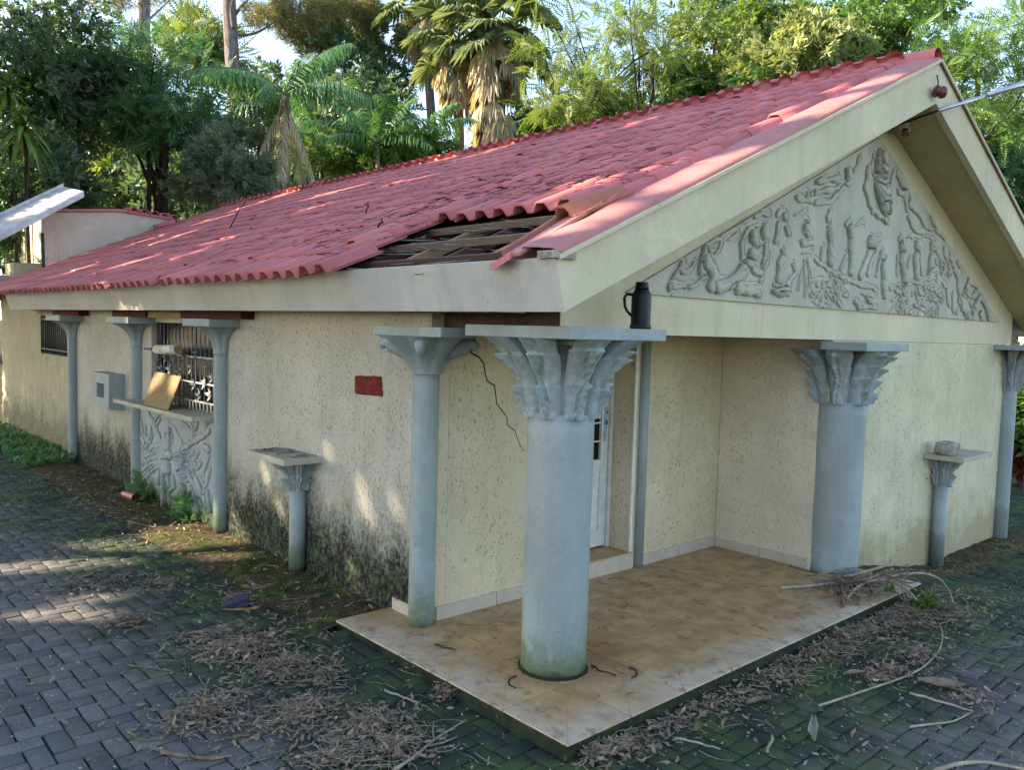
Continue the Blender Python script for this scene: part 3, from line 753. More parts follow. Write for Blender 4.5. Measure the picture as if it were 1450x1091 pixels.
# ------------------------------------------------------------------ columns
def acanthus(c, r0, z0, z1, flare, nleaf=8, phase=22.5, teeth=2.4, wid=.80, amp=.055):
    mb = MB(); nu, nv = 25, 48
    core = [(r0 * .93, z0 - c[2]), (r0 * .96, z0 + (z1 - z0) * .5 - c[2]), (r0 * 1.02, z1 - c[2])]
    mb.lathe(c, core, 28)
    for L in range(nleaf):
        a0 = math.radians(phase + L * 360 / nleaf); G = np.zeros((nv, nu, 3)); seed = L * 3.1 + c[0]
        for i in range(nv):
            v = i / (nv - 1)
            saw = (v * teeth + .13 * math.sin(L * 2.3)) % 1.0
            tooth = (saw ** 1.6) * amp - amp * .35
            rr = r0 * 1.12 + flare * (.18 * v + .82 * v ** 3.0)
            tth = tooth * (.45 + .75 * v)
            hw = (wid * math.pi * r0 / nleaf) * (1 + .62 * v ** 2) * (1 + .16 * (saw - .5))
            for j in range(nu):
                u = j / (nu - 1) * 2 - 1
                edge = abs(u) ** 6
                edge = abs(u) ** 10
                sk = .42 * (1 if math.cos(a0 - math.radians(225)) > 0 and math.sin(a0 - math.radians(225)) > 0 else -1)
                h = -.030 * edge - .022 * (u - sk * .6) ** 2
                w2 = sk + .16 * math.sin(v * 9 + seed)
                ridge = math.exp(-((u - w2) / .15) ** 2); h += tth * math.exp(-((u - w2) / .45) ** 2)
                h += .030 * ridge * (.5 + saw)                                                        # carved spine, off centre
                vein = math.sin(v * 62 + abs(u - w2) * 9)
                h += .006 * vein * math.exp(-((u - w2 * .9) / .40) ** 2) * (1 - edge)
                h -= .020 * math.exp(-((u - w2 - .34 * (1 if sk < 0 else -1)) / .13) ** 2) * (.4 + .6 * saw)   # groove beside the spine
                h += .016 * mnoise.noise((u * 1.9 + seed, v * 5, seed)) + .006 * mnoise.noise((u * 6 + seed, v * 16, seed))
                r = rr + h; t = hw * u
                if i == nv - 1: r -= .004
                G[i, j] = (c[0] + r * math.cos(a0) - t * math.sin(a0), c[1] + r * math.sin(a0) + t * math.cos(a0), z0 + (z1 - z0) * v)
        mb.grid(G)
        # closing strips down both sides and over the leaf's head towards the core
        for jj in (0, nu - 1):
            S = np.zeros((nv, 2, 3)); S[:, 0] = G[:, jj]
            for i in range(nv): 
                d = np.array([c[0], c[1], 0]) - G[i, jj]; d[2] = 0; d /= np.linalg.norm(d)
                S[i, 1] = G[i, jj] + d * (.04 + .85 * flare * (i / nv) ** 1.8)
            mb.grid(S, sm=False)
        mb.add([*G[-1], np.array([c[0] + r0 * .9 * math.cos(a0), c[1] + r0 * .9 * math.sin(a0), z1])], [(j, j + 1, nu) for j in range(nu - 1)])
        mb.add([*G[0], np.array([c[0] + r0 * .9 * math.cos(a0), c[1] + r0 * .9 * math.sin(a0), z0])], [(j, j + 1, nu) for j in range(nu - 1)])
    return mb
def fluted(c, r0, z0, z1, flare, lobes=8, depth=.05, power=2.6, droop=0.0):
    n, nv = 72, 26; G = np.zeros((nv, n, 3))
    for i in range(nv):
        v = i / (nv - 1)
        for k in range(n):
            a = 2 * math.pi * k / n
            lob = abs(math.cos(a * lobes / 2)) ** .55
            r = r0 * 1.12 + flare * v ** power * (1 - .42 * (1 - lob)) - depth * (1 - lob) * (.25 + v * .6)
            z = z0 + (z1 - z0) * v - droop * (v ** 5) * 0
            G[i, k] = (c[0] + r * math.cos(a), c[1] + r * math.sin(a), z)
    mb = MB(); mb.grid(G, closed=True)
    mb.add([*G[0], (c[0], c[1], z0)], [(k, (k + 1) % n, n) for k in range(n)]); mb.add([*G[-1], (c[0], c[1], z1)], [(k, (k + 1) % n, n) for k in range(n)])
    return mb
def shaft(c, r, z0, z1, n=40, mat='col_blue'):
    mb = MB(); zz = np.linspace(z0, z1, 14)
    mb.lathe((c[0], c[1], 0), [(r * (1 + .012 * mnoise.noise((z * 3, c[0], 1)) + (.02 if k == 0 else 0)), z) for k, z in enumerate(zz)], n)
    return mb.build('column', M[mat], house, origin=(c[0], c[1], z0))
NC = (.595, .693); RCc = (4.02, .69)
col = shaft(NC, .194, HP - .03, 1.56)
acanthus((*NC, 0), .194, 1.535, 1.985, .235, wid=.84).build('capital', M['cap_blue'], col)
MB().box((NC[0] - .40, NC[1] - .42, 1.986), (NC[0] + .41, NC[1] + .41, 2.052)).box((NC[0] - .20, NC[1] - .30, 1.952), (NC[0] + .33, NC[1] - .05, 1.9855)).build('abacus', M['cap_blue'], col, bevel=.006)
tk = MB(); RG = np.zeros((3, 60, 3))
for k in range(60):
    a = 2 * math.pi * k / 60; w_r = .007 + .013 * abs(mnoise.noise((math.cos(a) * 3, math.sin(a) * 3, 9)))
    for j, (rr, zz) in enumerate(((.2 + w_r, -.002), (.199 + w_r * .5, .012), (.19, .012 + w_r))): RG[j, k] = (NC[0] + rr * math.cos(a), NC[1] + rr * math.sin(a), HP + zz)
tk.grid(RG, closed=True); tk.build('base_gap', M['joint'], col)
col = shaft(RCc, .222, HP - .1, 1.50, 40, 'col_dry')
acanthus((*RCc, 0), .218, 1.485, 1.935, .20, teeth=4.3, amp=.04).build('capital', M['cap_blue'], col)
MB().box((RCc[0] - .42, RCc[1] - .40, 1.937), (RCc[0] + .38, YG + .006, 2.006)).build('abacus', M['cap_blue'], col, bevel=.006)
# corner column at the end of the left wall
SCc = (.405, 1.752)
col = shaft(SCc, .088, HP - .06, 1.74, 28)
mbx = fluted((*SCc, 0), .098, 1.725, 1.968, .215, 8, .030, 1.5)
mbx.tube([np.array([SCc[0] - .7 * q_, SCc[1] - .7 * q_, z_]) for q_, z_ in ((.20, 1.968), (.265, 1.945), (.272, 1.905), (.25, 1.868), (.22, 1.855))], [.034, .040, .038, .028, .010], 10)
for a, ln in ((138, .27), (310, .30)):
    t = math.radians(a); d = np.array([math.cos(t), math.sin(t), 0]); p = np.array([*SCc, 1.90])
    mbx.tube([p + d * .06 + (0, 0, -.06), p + d * ln * .6 + (0, 0, .0), p + d * ln * .9 + (0, 0, .022), p + d * ln + (0, 0, .024), p + d * (ln + .02) + (0, 0, .006), p + d * (ln + .015) + (0, 0, -.02)], [.06, .072, .066, .050, .036, .012], 10)
mbx.build('capital', M['cap_blue'], col)
MB().box((.17, 1.30, 1.969), (XW + .02, 2.04, 2.030)).build('abacus', M['cap_blue'], col, bevel=.005)
for (y, y0, y1) in ((4.985, 4.647, 5.276), (7.33, 6.826, 7.60), (9.95, 9.565, 10.291)):
    c = (.405, y); col = shaft(c, .074, -.08, 1.74, 24)
    fluted((*c, 0), .074, 1.725, 1.975, .19, 8, .035, 2.8).build('capital', M['cap_blue'], col)
    MB().box((.14, y0, 1.977), (XW + .02, y1, 2.047)).build('abacus', M['cap_blue'], col, bevel=.005)
# right hand corner column
PC = (8.21, .64); col = shaft(PC, .092, -.42, 1.50, 24, 'col_dry')
acanthus((*PC, 0), .096, 1.475, 1.955, .20, 8, teeth=4, wid=.9, amp=.03).build('capital', M['cap_blue'], col)
MB().box((7.72, .22, 1.957), (8.72, YG + .005, 2.016)).build('abacus', M['cap_blue'], col, bevel=.005)
# thin pipe column beside the door
mb = MB(); mb.lathe((2.655, YB - .012, 0), [(.046, HP), (.046, 2.05)], 20); mb.build('column', M['col_dry'], house, origin=(2.655, YB, HP))

# ------------------------------------------------------------------ door
door = MB().box((2.518, 1.965, .186), (2.556, 2.02, 2.055)).box((1.63, 1.965, .186), (1.70, 2.02, 2.055)).box((1.70, 1.965, 1.99), (2.518, 2.02, 2.055)).build('door', M['metal_white'], house, origin=(1.7, 2.0, .186))
Rz = Matrix.Rotation(math.radians(.6), 3, 'Z'); hinge = np.array([1.70, 2.03, 0])
def dl(mb): 
    V = np.array(mb.v) - hinge; mb.v = [tuple(p) for p in V @ np.array(Rz).T + hinge - np.array([0, .058, 0])]; return mb
lx0, lx1 = 1.705, 2.511
mb = MB()
mb.box((lx1 - .085, 2.03, .20), (lx1, 2.075, 1.985)); mb.box((lx0, 2.03, .20), (lx0 + .08, 2.075, 1.97))
for z0, z1 in ((.20, .33), (.86, .95), (1.89, 1.97)): mb.box((lx0 + .08, 2.032, z0), (lx1 - .085, 2.073, z1))
mb.box((lx0 + .08, 2.045, .33), (lx1 - .085, 2.06, .86)); dl(mb).build('door_leaf', M['metal_white'], door, bevel=.003)
gx = np.linspace(lx0 + .08, lx1 - .085, 8); gz_ = np.linspace(.95, 1.89, 7)
mb = MB().box((lx0 + .08, 2.058, .95), (lx1 - .085, 2.064, 1.89)); dl(mb).build('door_pane', M['glass'], door)
mb = MB()
for x in gx[1:-1]: mb.box((x - .006, 2.042, .95), (x + .006, 2.055, 1.89))
for z in gz_[1:-1]: mb.box((lx0 + .08, 2.040, z - .006), (lx1 - .085, 2.053, z + .006))
dl(mb).build('glazing_bar', M['metal_white'], door)
mb = MB().box((lx1 - .062, 2.022, 1.10), (lx1 - .025, 2.031, 1.40)); mb.box((lx1 - .056, 2.012, 1.35), (lx1 - .032, 2.024, 1.375)); dl(mb).build('lock_plate', M['iron_grey'], door, bevel=.002)
mb = MB().box((lx1 - .054, 2.010, 1.345), (lx1 - .034, 2.021, 1.365)).box((lx1 - .052, 2.010, 1.25), (lx1 - .036, 2.021, 1.285)); dl(mb).build('keyhole', M['iron'], door)
MB().box((2.545, YB - .006, .186), (2.572, YB + .01, 2.06)).build('door_edge_trim', M['metal_white'], house)

# ------------------------------------------------------------------ main window: grille with flowers, sill, board
win = MB().box((XW + .05, 6.895, 1.105), (XW + .10, 6.948, 1.998)).box((XW + .05, 5.202, 1.105), (XW + .10, 5.25, 1.998)).build('window', M['wood_grey'], house, origin=(XW, 6.05, 1.1))
MB().box((XW + .11, 5.21, 1.11), (XW + .118, 6.94, 1.99)).build('window_pane', M['glass'], win)
M['bar_grey'] = simple('bar_grey', (.12, .135, .15), .6)
for i, y in enumerate(np.linspace(5.30, 6.86, 15)):
    MB().tube([(XW + .03, y, 1.12), (XW + .03, y, 1.995)], .0055 if i % 4 else .009, 6).build('grille_bar', M['bar_grey'], win)
for z in (1.21, 1.40, 1.66):
    z_ = z; MB().box((XW + .018, 5.26, z_ - .008), (XW + .028, 6.90, z_ + .008)).build('grille_rail', M['iron_grey'] if z > 1.3 else M['metal_white'], win)
M['flower_grey'] = simple('flower_grey', (.13, .155, .18), .7)
def flower(y, z, s, npet):
    mb = MB()
    for k in range(npet):
        a = 2 * math.pi * k / npet + rng.uniform(0, .6); L = s * rng.uniform(.8, 1.2); d = np.array([0, math.cos(a), math.sin(a)]); e = np.array([0, -math.sin(a), math.cos(a)])
        c0 = np.array([XW + .008, y, z])
        P = [c0 + d * L * .12, c0 + d * L * .5 + e * L * .26, c0 + d * L, c0 + d * L * .5 - e * L * .26]
        P[2] = P[2] + np.array([-.02, 0, 0]); mb.prism(P, (.008, 0, 0))
    return mb
fl = [(5.36, 1.30, .10), (5.50, 1.42, .09), (5.62, 1.27, .11), (5.76, 1.38, .10), (5.84, 1.55, .09), (5.98, 1.30, .10), (6.15, 1.48, .11), (6.30, 1.60, .09), (6.42, 1.50, .12), (6.55, 1.62, .10), (6.68, 1.48, .11), (6.02, 1.66, .08), (5.44, 1.60, .07), (6.78, 1.60, .09), (5.70, 1.70, .08), (5.30, 1.48, .08)]
for k, (y, z, s) in enumerate(fl): flower(y, z, s * .72, 4).build('grille_flower', M['white_card'] if y < 5.55 and z < 1.45 else M['flower_grey'], win)  # lower right flowers take white to paint in their sunlight
for k in range(7):
    y = 5.3 + k * .09; MB().tube([(XW + .004, y, 1.125), (XW + .004, y + .01, 1.20 + rng.uniform(0, .03))], .007, 6).build('grille_spike', M['white_card'], win)
sx0 = float(by(270, 582, 5.14)[0])
sill = MB().prism([(sx0, 5.12, 1.075), (XW + .12, 5.08, 1.075), (XW + .12, 7.04, 1.075), (sx0 - .03, 7.35, 1.075)], (0, 0, .042)).build('window_sill', M['relief_grey'], house, bevel=.004)
win2 = MB().box((XW + .05, 11.70, 1.46), (XW + .1, 11.745, 2.04)).box((XW + .05, 10.105, 1.46), (XW + .1, 10.15, 2.04)).box((XW + .0, 10.15, 1.462), (XW + .1, 11.70, 1.49)).build('window', M['iron'], house, origin=(XW, 10.9, 1.46))
MB().box((XW + .11, 10.11, 1.47), (XW + .12, 11.74, 2.03)).build('window_pane', M['glass'], win2)
for y in np.linspace(10.2, 11.66, 14): MB().tube([(XW - .03, y, 1.475), (XW - .03, y, 2.035)], .011, 6).build('grille_bar', M['iron'], win2)
for z in (1.53, 1.98): MB().box((XW - .045, 10.12, z), (XW - .02, 11.72, z + .02)).build('grille_rail', M['iron'], win2)

# ------------------------------------------------------------------ modelled reliefs (height fields of overlapping limbs and folds)
def seg_dist(Y, Z, a, b):
    d = np.array(b) - np.array(a); L2 = d @ d + 1e-12
    t = np.clip(((Y - a[0]) * d[0] + (Z - a[1]) * d[1]) / L2, 0, 1)
    return np.hypot(Y - a[0] - t * d[0], Z - a[1] - t * d[1])
def relief_height(Y, Z, strokes, hmax=.095):
    H = np.zeros_like(Y); Y0_, Z0_ = Y, Z
    wx = (np.sin(Y * 23 + 3 * np.sin(Z * 17)) + .6 * np.sin(Y * 51 + Z * 37)) * .0065; wz = (np.sin(Z * 29 + 2 * np.sin(Y * 19)) + .6 * np.sin(Y * 43 - Z * 47)) * .0065
    Y = Y + wx; Z = Z + wz
    for pts, r in strokes:
        pts = [np.array(p) for p in pts]
        x0 = min(p[0] for p in pts) - r * 2; x1 = max(p[0] for p in pts) + r * 2; z0 = min(p[1] for p in pts) - r * 2; z1 = max(p[1] for p in pts) + r * 2
        I = np.where((Y > x0) & (Y < x1) & (Z > z0) & (Z < z1))
        if len(I[0]) == 0: continue
        yy, zz = Y[I], Z[I]; D = np.full(yy.shape, 9.0)
        for a, b in zip(pts[:-1], pts[1:]): D = np.minimum(D, seg_dist(yy, zz, a, b))
        q = np.clip(1 - (D / r) ** 2, 0, 1); h = min(r * .75, hmax) * q ** .38 * (1 - (.34 if r > .045 else .20 if r > .028 else 0) * np.exp(-(np.sin(zz * (38 + 30 * ((r * 977) % 1)) + yy * (62 - 50 * ((r * 613) % 1)) + 2.2 * np.sin(yy * 19 + zz * 11)) / .22) ** 2))
        moat = np.where((D >= r) & (D < r + .017), -.030, 0)
        cur = H[I]; H[I] = np.where(q > 0, np.maximum(h + .30 * np.maximum(cur, 0), np.where(cur > h * 1.3, cur, 0)), np.where(cur > .004, cur + moat * .9, np.minimum(cur, moat)))
    return H
TS = 4.196; TR = 3.76
def tp(pts, r, right=False):
    s, ox, oy = (TR, 1150, 180) if right else (TS, 900, 180)
    W = [by(ox + a / s, oy + b / s, YG) for a, b in pts]
    c = pts[len(pts) // 2]; p1 = by(ox + c[0] / s, oy + c[1] / s, YG); dep = (p1 - CAM) @ _F
    return [(w[0], w[2]) for w in W], r / s * dep / FPX * 1.12
ST = []
for pts, r in [([(180, 960), (215, 890), (250, 850), (258, 805)], 20), ([(250, 862), (305, 850), (330, 805)], 13), ([(200, 945), (280, 955)], 14),
    ([(375, 900), (380, 800), (400, 720)], 28), ([(415, 725), (418, 735)], 22), ([(370, 905), (330, 940), (300, 945)], 17), ([(400, 800), (450, 890), (430, 950)], 34), ([(430, 720), (470, 690)], 10),
    ([(700, 730), (640, 830), (560, 920), (470, 955)], 40), ([(615, 790), (608, 690), (650, 600), (725, 585)], 15), ([(680, 650), (682, 665)], 36), ([(640, 800), (690, 860), (740, 870), (755, 700)], 19), ([(750, 600), (750, 640)], 30), ([(770, 760), (745, 860), (720, 940)], 12),
    ([(485, 655), (530, 610), (560, 590)], 12), ([(560, 590), (640, 560), (680, 525)], 12), ([(690, 530), (730, 510), (775, 520)], 14), ([(460, 745), (490, 690)], 11), ([(540, 670), (590, 630)], 9),
    ([(590, 965), (710, 975)], 33), ([(540, 965), (560, 950)], 12),
    ([(815, 965), (880, 968)], 36), ([(800, 935), (900, 935)], 9), ([(800, 968), (900, 970)], 9), ([(810, 1000), (890, 1005)], 9), ([(830, 900), (838, 820), (855, 760)], 24), ([(880, 930), (930, 870), (918, 810)], 12), ([(855, 735), (858, 745)], 18),
    ([(830, 560), (815, 690)], 15), ([(870, 520), (872, 540)], 19), ([(880, 600), (890, 640)], 15), ([(820, 530), (845, 500)], 12),
    ([(930, 530), (1000, 490)], 8), ([(1000, 560), (985, 610), (1030, 700)], 17), ([(992, 590), (992, 600)], 18), ([(970, 692), (1030, 695)], 17), ([(975, 750), (1030, 735)], 8),
    ([(940, 425), (1010, 440), (1090, 432), (1175, 415)], 15), ([(1000, 402), (1090, 388), (1180, 366)], 14), ([(1060, 322), (1175, 308)], 16), ([(1005, 385), (1000, 410)], 10),
    ([(990, 780), (945, 970)], 5), ([(1000, 780), (1022, 970)], 5), ([(985, 790), (990, 1010)], 6)]:
    ST.append(tp(pts, r))
for pts, r in [([(345, 190), (345, 330), (372, 420)], 52), ([(345, 150), (346, 200)], 34), ([(315, 150), (300, 220), (335, 305), (378, 262), (378, 160)], 7), ([(325, 170), (322, 230), (345, 270), (366, 230), (366, 160)], 5), ([(345, 155), (345, 185)], 20),
    ([(285, 222), (268, 330), (308, 450), (385, 500)], 17), ([(420, 245), (402, 320), (370, 392)], 14), ([(395, 400), (405, 440)], 16), ([(350, 420), (380, 510)], 12),
    ([(440, 250), (470, 320), (512, 420), (570, 480), (585, 540)], 19), ([(445, 345), (480, 360), (490, 440)], 14), ([(500, 485), (530, 550), (580, 562)], 14), ([(620, 480), (640, 540), (690, 590)], 14), ([(600, 540), (630, 545)], 8),
    ([(175, 245), (177, 262)], 24), ([(205, 240), (240, 160)], 8), ([(10, 290), (120, 275)], 16), ([(0, 352), (110, 330), (180, 300)], 16), ([(0, 405), (80, 400), (150, 320)], 13),
    ([(75, 520), (76, 545)], 22), ([(70, 490), (80, 450)], 15), ([(78, 570), (88, 640), (80, 715)], 27), ([(40, 640), (30, 720)], 10),
    ([(186, 545), (188, 575)], 25), ([(165, 520), (180, 500)], 10), ([(190, 610), (195, 700), (190, 770)], 23), ([(165, 680), (135, 760)], 10), ([(210, 520), (250, 490)], 5), ([(215, 530), (260, 515)], 5),
    ([(300, 615), (302, 635)], 34), ([(290, 670), (262, 740), (240, 800)], 19), ([(305, 700), (280, 785)], 12), ([(330, 600), (350, 590)], 12),
    ([(365, 690), (366, 780), (370, 890)], 22), ([(345, 700), (328, 790)], 12), ([(355, 690), (360, 670)], 16),
    ([(462, 630), (464, 655)], 24), ([(460, 690), (468, 760), (482, 822)], 21), ([(440, 690), (440, 790)], 9), ([(450, 600), (455, 590)], 12),
    ([(545, 630), (548, 655)], 26), ([(535, 690), (538, 760), (545, 830)], 22), ([(505, 700), (495, 740)], 10), ([(560, 700), (570, 780)], 12),
    ([(625, 630), (627, 655)], 24), ([(620, 690), (608, 770)], 19), ([(645, 700), (650, 775)], 9), ([(665, 690), (670, 760)], 8), ([(690, 660), (700, 700)], 16), ([(690, 720), (688, 780)], 9),
    ([(0, 708), (80, 772), (200, 832), (330, 868)], 9), ([(400, 862), (450, 850), (560, 822), (650, 800)], 8), ([(490, 590), (590, 585), (640, 600)], 6),
    ([(720, 690), (760, 800), (780, 950), (815, 1025)], 15), ([(735, 890), (738, 985)], 9), ([(700, 860), (715, 960)], 8), ([(760, 720), (775, 745)], 8),
    ([(800, 880), (820, 820), (860, 850)], 12), ([(850, 960), (885, 900), (910, 950), (930, 1020)], 17), ([(885, 1000), (890, 1015)], 17), ([(830, 930), (840, 990)], 10), ([(215, 930), (235, 960)], 15), ([(250, 960), (330, 965)], 10), ([(275, 900), (300, 930)], 16), ([(250, 890), (330, 900)], 7)]:
    ST.append(tp(pts, r, True))
rs = np.random.default_rng(3)
for (x0, x1, y0, y1, k, right) in ((1020, 1175, 880, 1050, 34, False), (5, 170, 815, 950, 30, True), (420, 690, 850, 985, 46, True), (460, 680, 850, 900, 12, True), (760, 900, 830, 1000, 8, True), (600, 720, 640, 830, 10, True)):
    for _ in range(k):
        a = np.array([rs.uniform(x0, x1), rs.uniform(y0, y1)]); an = rs.normal(math.pi / 2, .55); L = rs.uniform(18, 50)
        b = a + L * np.array([math.cos(an), math.sin(an)]) ; m_ = (a + b) / 2 + rs.normal(0, 8, 2)
        ST.append(tp([tuple(a), tuple(m_), tuple(b)], rs.uniform(5, 11), right))
ax, bxx, zt, zb = XA - 3.324, XA + 3.324, 3.788, 2.275
nx, nz = 860, 210
X, Zg = np.meshgrid(np.linspace(ax, bxx, nx), np.linspace(zb, zt, nz))
# squeeze every row into the triangle so that the panel's outline is straight
ww = 3.324 * (zt - Zg) / (zt - zb); X = XA + (X - XA) / 3.324 * np.maximum(ww, .004)
H = relief_height(X, Zg, ST)
mb_V = np.dstack([X, YG - .004 - H - .018, Zg]).reshape(-1, 3)
idx = np.arange(nx * nz).reshape(nz, nx)
FF = np.dstack([idx[:-1, :-1], idx[:-1, 1:], idx[1:, 1:], idx[1:, :-1]]).reshape(-1, 4)
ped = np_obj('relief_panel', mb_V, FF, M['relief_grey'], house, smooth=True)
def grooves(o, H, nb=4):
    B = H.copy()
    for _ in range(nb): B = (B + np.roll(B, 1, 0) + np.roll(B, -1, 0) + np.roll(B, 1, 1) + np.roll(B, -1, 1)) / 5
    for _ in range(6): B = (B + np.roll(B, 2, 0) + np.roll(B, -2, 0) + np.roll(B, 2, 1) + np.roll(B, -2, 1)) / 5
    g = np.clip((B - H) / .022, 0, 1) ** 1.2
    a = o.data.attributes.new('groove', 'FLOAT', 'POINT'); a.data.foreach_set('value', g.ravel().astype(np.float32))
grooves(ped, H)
ped['label'] = 'grey green triangular pediment carved with crowded robed figures'
mb = MB(); mb.prism([(ax, YG - .001, zb), (bxx, YG - .001, zb), (XA, YG - .001, zt)], (0, -.016, 0)); mb.build('relief_back', M['relief_grey'], ped)
# bird relief under the window
WS = 3.41
def wp(pts, r):
    W = [bx(160 + a / WS, 440 + b / WS, XW) for a, b in pts]; c = W[len(W) // 2]; dep = (c - CAM) @ _F
    return [(w[1], w[2]) for w in W], r / WS * dep / FPX * 1.5
SB_ = []
for pts, r in [([(170, 470), (200, 520), (225, 570), (240, 610)], 6), ([(245, 490), (215, 530)], 6), ([(240, 520), (225, 550)], 5), ([(150, 545), (155, 580)], 7), ([(168, 560), (172, 600)], 7), ([(150, 610), (165, 640)], 7), ([(195, 570), (190, 620)], 8), ([(205, 600), (195, 640)], 6), ([(148, 650), (160, 665)], 6), ([(180, 640), (172, 670)], 6),
    ([(280, 540), (305, 555), (330, 600), (352, 655)], 5), ([(285, 580), (282, 665)], 14), ([(270, 640), (262, 600)], 6), ([(300, 640), (296, 600)], 6),
    ([(262, 735), (270, 760)], 34), ([(290, 700), (250, 690)], 14), ([(310, 690), (360, 685)], 16), ([(320, 720), (370, 730)], 16), ([(330, 760), (380, 770)], 16), ([(340, 800), (380, 810)], 14),
    ([(375, 690), (400, 780), (430, 850), (466, 940)], 12), ([(365, 720), (390, 810), (420, 870), (440, 938)], 10), ([(350, 700), (370, 790)], 12),
    ([(262, 800), (258, 870), (262, 940)], 18), ([(278, 810), (285, 890), (290, 975)], 11), ([(250, 820), (248, 900), (255, 960)], 8), ([(235, 790), (225, 850), (250, 870)], 10), ([(300, 800), (310, 850), (290, 870)], 9),
    ([(352, 668), (400, 640), (440, 615), (480, 580)], 9), ([(400, 600), (420, 550), (428, 500)], 6), ([(390, 500), (395, 540)], 5), ([(350, 540), (380, 560)], 7), ([(380, 540), (405, 580)], 5), ([(460, 560), (490, 530)], 6), ([(455, 655), (475, 670)], 14),
    ([(430, 680), (410, 720)], 6), ([(480, 700), (460, 760), (450, 800)], 6), ([(400, 680), (405, 700)], 5), ([(485, 760), (470, 830), (450, 880)], 6), ([(400, 720), (420, 760), (440, 740)], 6), ([(430, 800), (450, 830)], 5), ([(350, 860), (338, 950)], 22), ([(395, 870), (420, 960)], 20), ([(470, 880), (480, 960)], 12)]:
    SB_.append(wp(pts, r))
for k in range(26):
    t = k / 25; a = np.array([255 - 10 * t, 640 + 110 * t]); an = math.radians(150 + 12 * math.sin(k)); L = 75 + 45 * t * (1 - .3 * (k % 2))
    SB_.append(wp([tuple(a), tuple(a + np.array([math.cos(an) * L * .55, math.sin(an) * L * .5])), tuple(a + np.array([math.cos(an) * L, math.sin(an) * L * 1.25]))], 5))
for k in range(30):
    a = np.array([rs.uniform(305, 400), rs.uniform(680, 820)]); SB_.append(wp([tuple(a), tuple(a + np.array([14, 6]))], 5))
ny, nz = 220, 130
Yg, Zg = np.meshgrid(np.linspace(5.06, 7.26, ny), np.linspace(-.02, 1.07, nz))
H = relief_height(Yg, Zg, SB_, .06)
idx = np.arange(ny * nz).reshape(nz, ny); FF = np.dstack([idx[:-1, :-1], idx[:-1, 1:], idx[1:, 1:], idx[1:, :-1]]).reshape(-1, 4)
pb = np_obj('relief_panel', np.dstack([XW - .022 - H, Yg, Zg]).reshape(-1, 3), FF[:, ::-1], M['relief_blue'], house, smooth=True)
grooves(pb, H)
pb['label'] = 'blue grey relief of a long tailed bird among branches below the window'
MB().box((XW - .02, 5.05, -.1), (XW - .002, 7.27, 1.074)).build('relief_back', M['relief_blue'], pb)

# crack in the porch wall, a dark strip on its face, the slit's shade put into colour
cr = [(667, 480), (667, 500), (678, 506), (685, 515), (687, 530), (690, 540), (700, 546), (702, 560), (703, 572), (712, 583), (718, 592), (719, 603), (729, 610), (733, 622), (737, 632), (742, 640)]
mb = MB(); W = [by(a, b, YB) for a, b in cr]
for i, (a, b) in enumerate(zip(W[:-1], W[1:])):
    d = b - a; nrm = np.array([d[2], 0, -d[0]]); nrm /= np.linalg.norm(nrm); w0 = .0065 * (1 - .75 * i / len(W)); w1 = .0065 * (1 - .75 * (i + 1) / len(W))
    mb.prism([a - nrm * w0 + (0, -.0012, 0), a + nrm * w0 + (0, -.0012, 0), b + nrm * w1 + (0, -.0012, 0), b - nrm * w1 + (0, -.0012, 0)], (0, .001, 0))
mb.build('wall_crack', M['dark'], house)

# ------------------------------------------------------------------ things on and beside the house
def pedestal(name, lab, cx, cy, r, z0, zc0, zc1, slab, capflare):
    t = thing(name, (cx, cy, z0), lab, 'pedestal', 'small pedestals against the walls')
    mb = MB(); mb.lathe((cx, cy, 0), [(r * 1.03, z0), (r, (z0 + zc0) / 2), (r, zc0 + .01)], 24); mb.build('shaft', M['col_blue'] if cx < 1 else M['col_dry'], t)
    acanthus((cx, cy, 0), r * 1.02, zc0, zc1, capflare, 8, teeth=2.3, amp=.020, wid=.86).build('capital', M['cap_blue'], t)
    mb = MB(); mb.box((slab[0], slab[2], zc1 + .002), (slab[1], slab[3], zc1 + .05)); mb.build('slab', M['relief_grey'], t, bevel=.004)
    return t
pedestal('pedestal', 'blue pedestal shelf by the mossy left wall, dead needles on its slab', .37, 3.41, .066, -.06, .685, .935, (.105, XW + .0, 3.135, 3.765), .135)
pedestal('pedestal', 'blue pedestal on the front wall with a grey stone on its slab', 6.18, .60, .066, -.40, .545, .845, (5.855, 6.66, .29, YG + .006), .11)
# stone
def lump(name, c, r, mat, lab, cat, seed=0, squash=(1, 1, .7)):
    n, m_ = 14, 9; G = np.zeros((m_, n, 3))
    for i in range(m_):
        th = math.pi * (i + .15) / (m_ - .7)
        for k in range(n):
            a = 2 * math.pi * k / n; d = np.array([math.sin(th) * math.cos(a), math.sin(th) * math.sin(a), math.cos(th)])
            sq = np.sign(d) * np.abs(d) ** .6; rr = r * (1 + .16 * mnoise.noise(tuple(d * 1.8 + seed)))
            G[i, k] = np.array(c) + sq * rr * np.array(squash)
    mb = MB(); mb.grid(G, closed=True); o = mb.build(name, mat, None, origin=c); tag(o, lab, cat); return o
lump('stone', (5.99, .50, .845 + .05 + .066), .115, M['stone'], 'rough grey stone lying on the pedestal slab by the front wall', 'stone', 2, (1.15, .9, .62))
